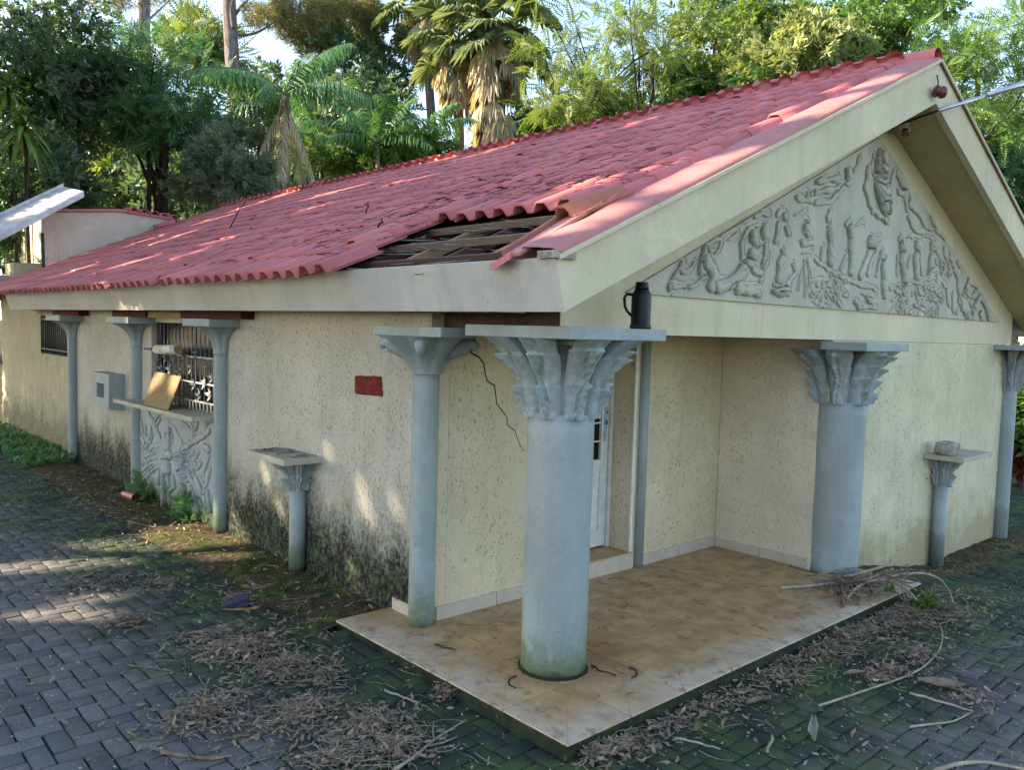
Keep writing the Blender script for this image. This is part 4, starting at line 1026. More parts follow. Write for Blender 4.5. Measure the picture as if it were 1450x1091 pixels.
# thermos flask on the near capital slab
TC = np.array([.93, .40, 2.053]); d_ = (TC - CAM) @ _F
t = thing('thermos', tuple(TC), 'dark green thermos flask standing on the near column top', 'thermos')
q = by(908, 430, .40); TC = np.array([q[0], .40, 2.053]); t.location = tuple(TC)
mb = MB(); mb.lathe(TC, [(.058, 0), (.061, .004), (.061, .02), (.056, .026), (.057, .185), (.055, .20), (.043, .222), (.040, .226)], 28); mb.build('body', M['thermos'], t)
mb = MB(); mb.lathe(TC, [(.040, .227), (.041, .243), (.036, .248), (.037, .262), (.034, .268)], 24); mb.build('lid', M['thermos'], t)
hd = -_R / np.linalg.norm(_R); hd[2] = 0
mb = MB(); mb.tube([TC + hd * .05 + (0, 0, .195), TC + hd * .085 + (0, 0, .197), TC + hd * .098 + (0, 0, .175), TC + hd * .094 + (0, 0, .13), TC + hd * .08 + (0, 0, .10), TC + hd * .054 + (0, 0, .075)], [.008, .008, .009, .008, .008, .008], 8); mb.build('handle', M['thermos'], t)
# red plaque
mb = MB(); pl = [bx(504, 532, XW), bx(541, 533, XW), bx(543, 562, XW), bx(504, 558, XW)]
G = np.zeros((9, 13, 3))
for i in range(9):
    for j in range(13):
        u, v = j / 12, i / 8; p = (pl[0] * (1 - u) + pl[1] * u) * (1 - v) + (pl[3] * (1 - u) + pl[2] * u) * v
        e = min(u, 1 - u, v, 1 - v); p = p + np.array([-(.006 + .016 * min(1, e * 14) + .010 * mnoise.noise((u * 7, v * 6, 2))), .008 * mnoise.noise((v * 9, u * 9, 1)), .006 * mnoise.noise((v * 7, u * 9, 6))]); G[i, j] = p
mb.grid(G, sm=False); 
mb.box((XW - .012, pl[1][1] + .005, pl[2][2] + .01), (XW - .001, pl[0][1] - .005, pl[0][2] - .006))
pq = mb.build('plaque', M['brick_red'], None, origin=tuple(pl[3])); tag(pq, 'rough dark red clay plaque set on the left wall', 'plaque')
# niche box
nb = thing('wall_niche', (.30, 8.2, .86), 'grey blue square niche box projecting from the left wall', 'niche')
x0 = .25; y0, y1 = 7.87, 8.52; z0, z1 = .93, 1.36
ho = (8.05, 8.34, 1.06, 1.235)
mb = MB(); mb.box((x0, y0, z0), (XW - .002, ho[0], z1)); mb.box((x0, ho[1], z0), (XW - .002, y1, z1)); mb.box((x0, ho[0], z0), (XW - .002, ho[1], ho[2])); mb.box((x0, ho[0], ho[3]), (XW - .002, ho[1], z1)); mb.build('frame', M['cap_blue'], nb)
MB().box((XW - .05, ho[0] + .002, ho[2] + .002), (XW - .003, ho[1] - .002, ho[3] - .002)).build('backing', M['iron_grey'], nb)
# board leaning on the sill, white roll in the grille
qd = bx(203, 560, .33); 
P = [bx(203, 561, .22), bx(236, 566, .20), bx(254, 534, .36), bx(219, 527, .38)]
for i in (0, 1): P[i][2] = 1.120
mb = MB(); mb.prism(P, np.array([.012, -.02, .006])); bd = mb.build('wooden_board', M['wood_board'], None, origin=tuple(P[0])); tag(bd, 'pale brown board leaning on the window sill against the grille', 'board')
a, b = bx(222, 495, XW - .06), bx(252, 495, XW - .10)
rl = thing('paper_roll', tuple((a + b) / 2), 'white rolled tube with brown end stuck in the window grille', 'roll')
MB().tube([a, b], .048, 18).build('tube', M['white_card'], rl)
dd = (b - a) / np.linalg.norm(b - a); MB().tube([b + dd * .001, b + dd * .006], .044, 18).build('end_disc', M['wood_board'], rl)
MB().tube([bx(205, 494, XW - .05), a], .012, 8).build('stick', M['iron'], rl)
# insulator, service pipe and junction box at the gable top
q = by(1331, 130, .13); ins = thing('insulator', tuple(q), 'dark red porcelain insulator at the gable peak', 'insulator')
ax_ = np.array([.6, -.55, -.15]); ax_ /= np.linalg.norm(ax_); cc = q
prof_ = [(-.05, .018), (-.045, .044), (-.02, .050), (-.012, .036), (0, .036), (.008, .050), (.03, .048), (.045, .040), (.05, .014)]
mb = MB(); mb.tube([cc + ax_ * s for s, r in prof_], [r for s, r in prof_], 18); mb.build('body', M['brown_red'], ins)
e0 = by(1322, 128, .194); mb = MB(); mb.tube([e0, e0 + (0, -.03, .0), cc - ax_ * .045], .008, 6); mb.tube([e0 + (0, -.02, .0), e0 + (.01, -.03, .06), e0 + (-.005, -.02, .12)], .006, 6); mb.build('bracket', M['iron'], ins)
pA, pB = by(1328, 157, .17), by(1475, 110, -.25)
sp = thing('service_pipe', tuple(pA), 'grey metal service pipe running off from the gable peak', 'pipe')
mid = pA + (pB - pA) * .45
MB().tube([pA, mid], .016, 12).build('thin_pipe', M['steel'], sp); MB().tube([mid, pB], .024, 12).build('sleeve', M['steel'], sp)
P = [by(1242, 189, YG - .01), by(1258, 180, .55), by(1285, 172, .42), by(1310, 163, .3), pA]
MB().tube(P, .010, 6).build('cable', M['cable'], sp)
q = by(1281, 180, .52); jb = thing('security_lamp', tuple(q), 'small beige lamp fixing under the gable soffit', 'lamp')
MB().box(q - (.05, .03, .03), q + (.05, .03, .05)).build('box', M['cream_paint'], jb, bevel=.006)
MB().tube([q + (-.03, -.02, -.03), q + (-.045, -.03, -.075)], [.026, .034], 12).build('socket', M['brown_red'], jb); MB().tube([q + (.04, 0, .03), q + (.12, -.02, .05)], .010, 8).build('arm', M['cream_paint'], jb)
for px_q, py_q in ((1243, 187), (1261, 181), (1282, 170)):
    pass
# loose tiles
def loose_tile(pa, pb, lab, mat, up):
    a, b = pa, pb; et = (b - a) / np.linalg.norm(b - a); ey = np.cross(et, up); ey /= np.linalg.norm(ey); en = np.cross(ey, et)
    me = np_mesh('loose_roof_tile', TV * np.array([1, 1.0, 1]), TF, mat); o = link('loose_roof_tile', me)
    o.matrix_local = Matrix.Translation(a) @ Matrix(np.column_stack([-ey, et, en]).tolist()).to_4x4(); tag(o, lab, 'roof tile', 'tiles slipped from the broken corner'); return o
NRM = np.array([-sn, 0, cs])
loose_tile(RT(.475, .50, .055), RT(.40, .93, .060), 'dusty tile slipped askew onto the cement verge strip', M['tile_raw'], NRM)
mb = MB(); c0 = RT(.62, -.06, .0)
mb.prism([c0, c0 + (0, -.16, .055), c0 + (-.02, -.18, .02), c0 + (-.02, -.05, -.03)], (.03, .01, .015)); o = mb.build('tile_shard', M['tile'], None, origin=tuple(c0)); tag(o, 'broken red tile shard on the eave corner', 'tile shard', 'tiles slipped from the broken corner')
# far box wall with tiled coping, gutter sheet and planter
bw = thing('rear_block_wall', (1.1, 14.5, 2.7), 'cream rendered box wall with tile coping behind the roof', 'wall')
mb = MB(); mb.prism([(1.29, 14.52, 2.75), (3.35, 14.52, 3.7), (3.35, 14.52, 4.06), (2.42, 14.52, 4.10), (1.29, 14.52, 3.96)], (0, .14, 0)); mb.prism([(1.06, 14.52, 2.6), (1.288, 14.52, 2.6), (1.288, 14.52, 3.96), (1.06, 14.52, 3.80)], (0, 1.6, 0)); mb.build('wall', M['plaster_room'], bw)
mb = MB(); mb.prism([(1.22, 14.46, 3.965), (2.42, 14.46, 4.105), (3.42, 14.46, 4.05), (3.42, 14.46, 4.09), (2.42, 14.46, 4.15), (1.22, 14.46, 4.0)], (0, .75, 0)); mb.build('coping', M['tile'], bw)
for k in range(5):
    me = np_mesh('coping_tile', TV, TF, M['tile']); o = link('coping_tile', me, bw); o.matrix_local = Matrix.Translation(np.array((2.55 + k * .2, 14.40 + .02 * k, 4.13 - k * .012)) - np.array(bw.location)) @ Matrix.Rotation(.1, 4, 'X') @ Matrix.Rotation(rng.normal(0, .06), 4, 'Z')
me = np_mesh('coping_tile', TV, TF, M['tile']); o = link('coping_tile', me, bw); pp = RT(14.30, 3.30, .09); o.matrix_local = Matrix.Translation(pp - np.array(bw.location)) @ Matrix((tile_frame(0, .5)).tolist()).to_4x4()
pls = thing('planter_ledge', (.9, 14.6, 2.75), 'low cream ledge with weeds beside the roof end', 'planter')
MB().prism([(.60, 14.45, 2.72), (1.055, 14.45, 2.80), (1.055, 14.45, 3.0), (.60, 14.45, 2.98)], (0, .7, 0)).build('ledge', M['plaster_rough'], pls)
MB().box((-.2, 14.46, 2.3), (.595, 15.2, 2.74)).build('ledge_base', M['concrete'], pls)
gt = thing('gutter_sheet', tuple(by(60, 300, 13.6)), 'pale grey metal gutter sheet tilted up beyond the roof end', 'gutter')
P = [by(-40, 352, 13.6), by(-40, 325, 14.3), by(90, 264, 14.3), by(119, 271, 13.6)]
mb = MB(); mb.prism(P, (0, .0, -.02)); mb.prism([P[0] + (0, -.002, .0), P[3] + (0, -.002, .0), P[3] + (0, -.002, -.10), P[0] + (0, -.002, -.12)], (0, .02, 0)); mb.prism([P[1], P[2], P[2] + (0, 0, .06), P[1] + (0, 0, .06)], (0, .02, 0)); mb.build('sheet', M['sheet'], gt)
MB().tube([by(60, 330, 14.1), by(62, 400, 14.1)], .03, 8).build('prop', M['iron'], gt)
# sandal-like blue thing, cup
g0 = bz(342, 860, 0.0); fsh = thing('lost_sandal', tuple(g0), 'blue and yellow rubber sandal lying on the mossy paving', 'sandal')
A_, B_ = bz(314, 862, .01), bz(370, 859, .01); u_ = (B_ - A_); Ls = np.linalg.norm(u_[:2]); u_ = u_ / np.linalg.norm(u_); v_ = np.array([-u_[1], u_[0], 0])
def sole(h0, h1, k, tilt=0.0, off=0.0):
    pts = []
    for s in np.linspace(0, 2 * math.pi, 22, endpoint=False):
        x = math.cos(s) * Ls * .5 * k; y = math.sin(s) * (.047 + .010 * math.cos(s)) * k
        pts.append((A_ + B_) / 2 + u_ * (x + off) + v_ * y + np.array([0, 0, h0 - A_[2] + tilt * (x + Ls / 2)]))
    return MB().prism(pts, (0, 0, h1 - h0))
sole(.004, .020, 1.0).build('sole', M['yellow_plastic'], fsh); sole(.0205, .026, .93).build('insole', M['blue_plastic'], fsh)
mb = MB(); m0 = (A_ + B_) / 2; P = []
L1, L2 = m0 - u_ * .13, m0 + u_ * .045
mb.prism([L1 + v_ * .052 + (0, 0, .012), L1 - v_ * .052 + (0, 0, .012), L2 - v_ * .056 + (0, 0, .072), L2 + v_ * .056 + (0, 0, .075)], (0, 0, .012)); mb.prism([L2 - v_ * .056 + (0, 0, .072), L2 - v_ * .056 + (0, 0, .012), L1 - v_ * .052 + (0, 0, .01)], v_ * .006); mb.prism([L2 + v_ * .056 + (0, 0, .075), L2 + v_ * .056 + (0, 0, .012), L1 + v_ * .052 + (0, 0, .01)], v_ * -.006)
mb.build('strap', M['blue_plastic'], fsh, bevel=.003)
cA, cB = bz(176, 700, .05), bz(193, 706, .05); cp = thing('red_cup', tuple((cA + cB) / 2 - (0, 0, .05)), 'red plastic cup lying by the foot of a small column', 'cup')
MB().tube([cA, cB], [.040, .055], 18, caps=False).build('cup_wall', M['red_plastic'], cp); dd = (cB - cA) / np.linalg.norm(cB - cA); MB().tube([cA, cA + dd * .004], .0395, 18).build('cup_base', M['red_plastic'], cp)

# sticks and branches
def stick(name, pts, r0, r1, mat, lab, group, cat='branch', forks=0, n=7):
    P = np.array(pts, float); mb = MB()
    if len(P) < 4:
        tt = np.linspace(0, 1, 8); P = np.array([np.interp(tt, np.linspace(0, 1, len(P)), P[:, k]) for k in range(3)]).T
        P[1:-1] += rng.normal(0, .006, (len(P) - 2, 3)) * np.array([1, 1, .3])
    else:
        tt = np.linspace(0, 1, len(P) * 4); u = np.linspace(0, 1, len(P))
        Q = np.array([np.interp(tt, u, P[:, k]) for k in range(3)]).T
        for _ in range(3): Q[1:-1] = (Q[:-2] + 2 * Q[1:-1] + Q[2:]) / 4
        P = Q
    mb.tube(P, np.linspace(r0, r1, len(P)), n)
    for k in range(forks):
        i = rng.integers(len(P) // 3, len(P) - 1); d = P[i] - P[i - 1]; d /= np.linalg.norm(d) + 1e-9; s = np.cross(d, [0, 0, 1]) * rng.choice([-1, 1])
        L = rng.uniform(.05, .16); mb.tube([P[i], P[i] + d * L * .5 + s * L * .4, P[i] + d * L + s * L * .7 + (0, 0, .01)], [r1 * 1.2, r1, r1 * .5], 5)
    o = mb.build(name, mat, None, origin=tuple(P[0])); tag(o, lab, cat, group); return o
def gp(px, py, h=.012):
    P = bz(px, py, -.05)
    for _ in range(4): P = bz(px, py, float(gz(P[0], P[1])) + h)
    return P
FB = 'fallen branches on the paving'
stick('fallen_branch', [gp(1160, 1000), gp(1230, 977), gp(1300, 953), gp(1330, 925), gp(1336, 900), gp(1328, 880)], .008, .0045, M['twig_pale'], 'long curved pale branch arching across the mossy right paving', FB, forks=1)
stick('fallen_branch', [gp(1288, 982), gp(1330, 994), gp(1378, 1008)], .008, .005, M['twig_pale'], 'straight pale stick lying by the brown leaf on the right', FB)
stick('fallen_branch', [gp(1289, 1030), gp(1320, 1026), gp(1350, 1023), gp(1375, 1010)], .007, .004, M['twig_pale'], 'curved thin stick below the straight pale one', FB)
stick('fallen_branch', [gp(1234, 960), gp(1250, 945), gp(1257, 925)], .007, .004, M['twig_pale'], 'short upright-looking twig near the long curved branch', FB)
stick('fallen_branch', [gp(1325, 1092), gp(1355, 1082), gp(1395, 1079), gp(1450, 1090)], .012, .008, M['twig_pale'], 'pale stick at the bottom right edge of the paving', FB)
stick('fallen_branch', [gp(228, 1065), gp(265, 1072), gp(300, 1076), gp(328, 1070)], .012, .006, M['twig'], 'brown forked stick on bare pavers at lower left', FB, forks=2)
stick('fallen_branch', [gp(180, 943), gp(205, 944), gp(245, 951)], .006, .004, M['twig'], 'short reddish twig near the sunlit patch', FB)
stick('fallen_branch', [gp(545, 978), gp(575, 990), gp(592, 998)], .008, .005, M['twig_pale'], 'short pale stick beside the porch edge at left', FB)
stick('fallen_branch', [gp(180, 1035), gp(200, 1050), gp(232, 1047), gp(250, 1030)], .007, .003, M['twig'], 'thin hooked twig curling on the left pavers', FB)
stick('fallen_branch', [gp(560, 1090), gp(590, 1070), gp(612, 1050), gp(660, 1020)], .010, .004, M['twig_pale'], 'curved twig in the leaf pile by the porch corner', FB, forks=2)
stick('fallen_branch', [gp(955, 1046), gp(985, 1052), gp(1020, 1062)], .007, .004, M['twig_pale'], 'thin twig on mossy pavers before the porch front', FB)
stick('fallen_branch', [gp(1087, 1065), gp(1093, 1042)], .008, .007, M['twig_pale'], 'stubby pale stick pointing to the porch', FB)
stick('fallen_branch', [gp(180, 738), gp(235, 752), gp(300, 768), gp(330, 790)], .010, .005, M['twig'], 'brown branch along the soil by the left columns', FB, forks=2)
stick('fallen_branch', [gp(390, 843), gp(412, 832), gp(432, 820)], .008, .005, M['twig_dark'], 'dark stick at the foot of the left pedestal', FB)
PB = 'branches piled at the porch end'
def pz(px, py, h): return bz(px, py, HP + h)
pile = [([(1105, 833), (1150, 830), (1190, 826), (1240, 824)], .012, .016, 'long pale branch at the left of the porch end pile', .02),
        ([(1170, 822), (1210, 815), (1260, 800), (1262, 793)], .014, .010, 'stick rising to the wall from the porch end pile', .05),
        ([(1165, 825), (1200, 829), (1240, 822), (1255, 812)], .018, .015, 'thick dark branch inside the porch end pile', .03),
        ([(1195, 858), (1190, 840), (1202, 826), (1230, 818)], .012, .016, 'forked bent branch at the front of the pile', .03),
        ([(1200, 848), (1212, 832), (1235, 822), (1260, 822), (1285, 835), (1298, 850)], .010, .007, 'arched pale branch over the porch edge', .06),
        ([(1218, 856), (1216, 842), (1212, 828)], .013, .011, 'short stub standing forward in the pile', .03),
        ([(1237, 845), (1240, 832), (1238, 822)], .014, .012, 'thick short stub at the right of the pile', .04),
        ([(1180, 828), (1225, 822), (1265, 806)], .013, .010, 'long straight stick across the top of the pile', .08),
        ([(1255, 818), (1300, 810), (1330, 818), (1345, 838), (1350, 853), (1346, 858)], .009, .006, 'tall hooped pale branch arching onto the moss', .08),
        ([(1250, 822), (1275, 830), (1292, 848)], .009, .006, 'thin pale branch drooping over the porch edge', .07),
        ([(1205, 852), (1195, 843), (1190, 828), (1208, 818)], .010, .008, 'crooked brown branch at the pile front', .05),
        ([(1225, 826), (1262, 815), (1285, 812)], .020, .016, 'thick bark piece at the wall side of the pile', .03)]
for k, (pp, r0, r1, lab, h) in enumerate(pile):
    pts = []
    for i, (a, b) in enumerate(pp):
        onp = (a < 1282 and b < 862); hh = h if 0 < i < len(pp) - 1 else .016
        if a > 1300: pts.append(gp(a, b, .03 if i == len(pp) - 1 else .12))
        else: pts.append(pz(a, b, hh))
    stick('pile_branch', pts, r0, r1, M['twig_pale'] if k in (0, 4, 8, 9, 1) else M['twig'], lab, PB, forks=1 if k in (2, 3, 7) else 0)
TB = MB(); rr_ = np.random.default_rng(55)
for k in range(70):
    c0 = pz(rr_.uniform(1165, 1285), rr_.uniform(808, 848), rr_.uniform(.008, .08)); an = rr_.normal(.15, .7); L = rr_.uniform(.10, .42)
    if c0[1] > .60 or c0[0] > 4.25: continue
    d0 = np.array([math.cos(an), math.sin(an) * .8, rr_.normal(0, .10)]); a, b = c0 - d0 * L / 2, c0 + d0 * L / 2; a[2] = max(a[2], HP + .006); b[2] = max(b[2], HP + .006)
    TB.tube([a, (a + b) / 2 + rr_.normal(0, .018, 3), b], [.006, .005, .0025], 4)
tag(TB.build('twig_tangle', M['twig'], None, origin=tuple(pz(1225, 830, 0))), 'tangle of thin brown twigs heaped under the branches at the porch end', kind='stuff')
SP = 'curled pods on the porch floor'
for pts, lab in (([(731, 958), (721, 962), (720, 970), (731, 975)], 'curled dark pod left of the near column'), ([(890, 946), (900, 948), (903, 956), (894, 961)], 'curled dark pod right of the near column'), ([(838, 942), (850, 950), (872, 957)], 'straight dark pod at the right of the column foot'), ([(616, 913), (628, 917), (644, 921)], 'slim dark pod near the corner column')):
    stick('seed_pod', [pz(a, b, .008) for a, b in pts], .006, .004, M['twig_dark'], lab, SP, 'seed pod')
# big dry leaf sheath
def dry_leaf(name, pts, w, lab, mat, curl=.02):
    n = len(pts); G = np.zeros((n, 5, 3))
    for i, p in enumerate(pts):
        d = pts[min(i + 1, n - 1)] - pts[max(i - 1, 0)]; d /= np.linalg.norm(d); s = np.cross(d, [0, 0, 1]); s /= np.linalg.norm(s); wd = w * math.sin(math.pi * (i + .35) / (n - .3))
        for j in range(5): u = j / 2 - 1; G[i, j] = p + s * wd * u + np.array([0, 0, curl * u * u + .006])
    mb = MB(); mb.grid(G); o = mb.build(name, mat, None, origin=tuple(pts[0])); tag(o, lab, 'dry leaf', 'large dry leaves on the paving'); return o
dry_leaf('dry_leaf', [gp(1153, 1053), gp(1150, 1043), gp(1152, 1033), gp(1152, 1019)], .026, 'narrow pale dry leaf lying alone before the porch', M['twig_pale'])
dry_leaf('dry_leaf', [gp(1300, 968), gp(1325, 972), gp(1345, 974), gp(1368, 976)], .075, 'broad brown curled palm sheath on the right paving', M['twig'], .022)
dry_leaf('dry_leaf', [gp(1058, 1000), gp(1075, 994), gp(1092, 993)], .028, 'brown curled leaf by the porch front edge', M['twig'], .012)
dry_leaf('dry_leaf', [gp(1195, 958), gp(1210, 955), gp(1226, 955)], .028, 'brown leaf beside the long curved branch', M['twig'], .012)

# ------------------------------------------------------------------ leaf sprays: templates and scatter
def quad_leaf(base, d, s, L, W, fold=.25, droop=0.0):
    base, d, s = map(np.array, (base, d, s)); n = np.cross(d, s)
    return [base, base + d * L * .45 + s * W / 2 + n * W * fold, base + d * L + n * (-droop * L), base + d * L * .45 - s * W / 2 + n * W * fold]
def tmpl(leaves):
    V, F = [], []
    for q in leaves:
        b = len(V); V += [tuple(p) for p in q]; F += [(b, b + 1, b + 2), (b, b + 2, b + 3)]
    return np.array(V, float), np.array(F)
def t_broad(k=6, L=.55, W=.26):
    lv = []
    for i in range(k):
        a = i * 2.4; u = i / k; d = np.array([.75, math.cos(a) * .8, math.sin(a) * .55]); d /= np.linalg.norm(d); s = np.cross(d, [0, 0, 1.0]); s /= np.linalg.norm(s)
        lv.append(quad_leaf((u * .5, 0, 0), d, s, L, W, .2, .1))
    return tmpl(lv)
def t_feather(k=9, L=.24, W=.10):
    lv = []
    for i in range(k):
        u = (i + .6) / k
        for sg in (-1, 1):
            d = np.array([.35, sg, -.12]); d /= np.linalg.norm(d); l = L * math.sin(math.pi * (.15 + u * .8)) * 1.1
            lv.append(quad_leaf((u, 0, -.22 * u * u), d, np.array([1, 0, 0]), l, W, .05, .15))
    lv.append(quad_leaf((1, 0, -.22), (1, 0, -.3), (0, 1, 0), L * .7, W))
    return tmpl(lv)
def t_needle(k=16):
    V, F = [], []; r = np.random.default_rng(1)
    for i in range(k):
        d = np.array([r.uniform(.2, 1), r.normal(0, .6), r.normal(0, .5)]); d /= np.linalg.norm(d); s = np.cross(d, r.normal(0, 1, 3)); s /= np.linalg.norm(s)
        b = len(V); V += [tuple(s * .02), tuple(-s * .02), tuple(d)]; F.append((b, b + 1, b + 2))
    return np.array(V), np.array(F)
T_B, T_F, T_N = t_broad(), t_feather(), t_needle()
T_S = t_broad(8, .42, .13)           # slender leaves
def bases(out, r, up=.45, rand=.8):
    n = len(out); x = out + r.normal(0, rand, (n, 3)); x /= np.linalg.norm(x, axis=1)[:, None] + 1e-9
    z = np.tile([0, 0, 1.0], (n, 1)) * up + out * .5 + r.normal(0, .5, (n, 3)); z -= x * np.sum(x * z, 1)[:, None]; z /= np.linalg.norm(z, axis=1)[:, None] + 1e-9
    return np.stack([x, np.cross(z, x), z], axis=2)
def scatter(T, pos, B, size, r):
    V0, F0 = T; n, k = len(pos), len(V0)
    V = np.einsum('nij,kj->nki', B, V0) * size[:, None, None] + pos[:, None, :]
    F = (F0[None] + (np.arange(n) * k)[:, None, None]).reshape(-1, F0.shape[1])
    base = r.random(n); at_ = np.clip(np.repeat(base, len(F0)) * .75 + r.random(n * len(F0)) * .25, 0, 1)
    return V.reshape(-1, 3), F, at_
def crown_points(c, rad, nclump, per, rc, r, shell=.55, flat=1.0):
    d = r.normal(0, 1, (nclump, 3)); d /= np.linalg.norm(d, axis=1)[:, None]
    q = shell + (1 - shell) * r.random(nclump) ** .7
    cl = np.array(c) + d * q[:, None] * np.array(rad)
    pos, out = [], []
    for p in cl:
        m = int(per * r.uniform(.6, 1.4)); e = r.normal(0, 1, (m, 3)); e /= np.linalg.norm(e, axis=1)[:, None]
        k = r.random(m) ** .4; s = rc * r.uniform(.7, 1.3)
        pos.append(p + e * (k * s)[:, None] * np.array([1, 1, flat])); o = e * .7 + (p - np.array(c)) / np.array(rad) * .6; out.append(o / (np.linalg.norm(o, axis=1)[:, None] + 1e-9))
    return cl, np.vstack(pos), np.vstack(out)
def trunk_mesh(base, top, r0, cl, r, limbs=10, rl=.3, lean=.15, n=9, keep=None):
    mb = MB(); P = wiggle(base, top, 9, lean * .6, random); rr = np.linspace(r0, r0 * .35, 9); rr[0] *= 1.25
    mb.tube(P, rr, n)
    if len(cl):
        done = 0
        for q in cl[r.permutation(len(cl))]:
            if done >= limbs: break
            if keep is not None and not keep(np.linspace(P[5], q, 24)).all(): continue
            done += 1; i = int(np.clip(r.integers(3, 9), 3, 8)); a = P[i]; m_ = (a + q) / 2 + np.array([0, 0, -.1 * np.linalg.norm(q - a)]) + r.normal(0, .1, 3)
            mb.tube([a, a * .6 + m_ * .4 + r.normal(0, .06, 3), m_, m_ * .4 + q * .6 + r.normal(0, .08, 3), q], [rr[i] * .55, rr[i] * .45, rr[i] * .32, rr[i] * .2, .012], 6)
    return mb
def tree(label, base, ctop, c, rad, nclump, per, rc, T, size, lmat, bmat, r0, seed, limbs=10, name='tree', cat='tree', group='trees behind the house', shell=.5, flat=1.0, rand=.8, keep=None, lean=.15, extra=None):
    r = np.random.default_rng(seed)
    g = np.array(base, float); g[2] = float(gz(g[0], g[1])) - .1
    t = thing(name, tuple(g), label, cat, group)
    cl, pos, out = crown_points(c, rad, nclump, per, rc, r, shell, flat)
    if extra is not None:
        for (c2, rad2, n2) in extra:
            a, b, d = crown_points(c2, rad2, n2, per, rc, r, shell, flat); cl = np.vstack([cl, a]); pos = np.vstack([pos, b]); out = np.vstack([out, d])
    sz = size * r.uniform(.65, 1.3, len(pos))
    V, F, A = scatter(T, pos, bases(out, r, rand=rand), sz, r)
    if keep is not None:
        k = keep(V[F].mean(1)); F, A = F[k], A[k]
    np_obj('crown', V, F, lmat, t, A)
    if r0: trunk_mesh(g, ctop, r0, cl, r, limbs, lean=lean, keep=keep).build('trunk', bmat, t)
    return t

# ------------------------------------------------------------------ unseen trees shading the house from the left; crowns cut to place the sun spots
def roofpt(px, py, h=.06):
    n = np.array([-sn, 0, cs]); p0 = np.array([XA, 0, ZA]) + n * h; d = ray(px, py); return CAM + d * (np.dot(p0 - CAM, n) / np.dot(d, n))
spots = []
def spot(a, b, r, k=7):
    for t in np.linspace(0, 1, k): spots.append((a * (1 - t) + b * t, r))
for a, b, r in [((1010, 272), (1150, 195), .17), ((1150, 195), (1290, 112), .22), ((1090, 245), (1190, 190), .10), ((905, 312), (965, 282), .08), ((980, 240), (1050, 212), .08), ((1090, 176), (1180, 140), .08), ((1200, 125), (1300, 95), .10),
                ((330, 300), (420, 272), .13), ((400, 277), (480, 255), .11), ((520, 245), (640, 225), .11), ((700, 207), (780, 192), .08), ((150, 385), (215, 366), .11), ((80, 392), (130, 378), .10),
                ((210, 350), (270, 330), .09), ((300, 345), (345, 335), .08), ((770, 290), (830, 260), .08), ((850, 262), (930, 240), .07), ((430, 300), (470, 290), .06), ((560, 262), (620, 248), .06), ((1010, 235), (1080, 200), .05), ((240, 372), (290, 355), .08), ((430, 285), (520, 262), .07), ((660, 225), (720, 208), .07), ((860, 190), (930, 168), .05), ((280, 318), (330, 305), .07), ((180, 350), (230, 335), .06), ((800, 322), (880, 288), .06), ((940, 262), (990, 240), .06)]:
    spot(roofpt(*a), roofpt(*b), r, 9)
for a, b, r in [((150, 772), (330, 765), .20), ((20, 806), (140, 796), .17), ((60, 873), (120, 873), .12), ((225, 756), (300, 745), .10), ((255, 782), (330, 792), .11), ((100, 850), (150, 846), .06)]:
    spot(bz(*a), bz(*b), r)
for a, b, r in [((372, 662), (398, 730), .012), ((496, 800), (518, 838), -.01)]:
    spot(bx(*a, XW), bx(*b, XW), r)
spot(bz(262, 572, 1.12), bz(296, 574, 1.12), .10); spot(bx(262, 545, XW), bx(300, 545, XW), .12); spot(bx(243, 535, .3), bx(245, 550, .3), .05)
spot(bx(155, 441, .08), bx(200, 441, .08), .035); spot(by(30, 315, 13.8), by(110, 272, 13.8), .09)
TGT = np.array([s[0] for s in spots]); TRD = np.array([s[1] for s in spots])
def cut_sun_gaps(pos):
    k = np.ones(len(pos), bool)
    for T, r in zip(TGT, TRD):
        v = pos - T; d = v - np.outer(v @ SUN, SUN); k &= np.einsum('ij,ij->i', d, d) > (r + .09) ** 2
    return k
SHP = [(-1.5, -2.2, 0), (-2.2, 1, 0), (-1.4, 3.6, .2), (-1.2, 6.6, .4), (-.4, 9.6, 1.0), (.4, 12.6, 1.8), (1.2, .8, 2.8), (1.4, 4.2, 2.9), (1.4, 7.6, 3.0), (1.8, 11, 3.0), (4.2, 1.0, 4.3), (3.6, 4.5, 4.3), (3.9, 8, 4.3), (3.8, 11.6, 4.4), (-2.6, 8.8, 0), (-2.8, 5, 0)]
lobes = []
for k, P in enumerate(SHP):
    s = 12.2 + (k % 3) * 1.1; lobes.append(np.array(P) + SUN * s)
pairs = [(0, 6), (1, 10), (2, 7), (3, 11), (4, 8, 12), (5, 9, 13), (14,), (15,)]
slab = ['spreading leafy shade tree nearest the photographer, off to the left', 'tall shade tree second along the left side', 'dense shade tree third along the left side', 'broad shade tree fourth along the left side', 'big triple crowned shade tree far along the left side', 'last triple crowned shade tree at the far left', 'low outer shade tree beyond the far left paving', 'low outer shade tree beyond the near left paving']
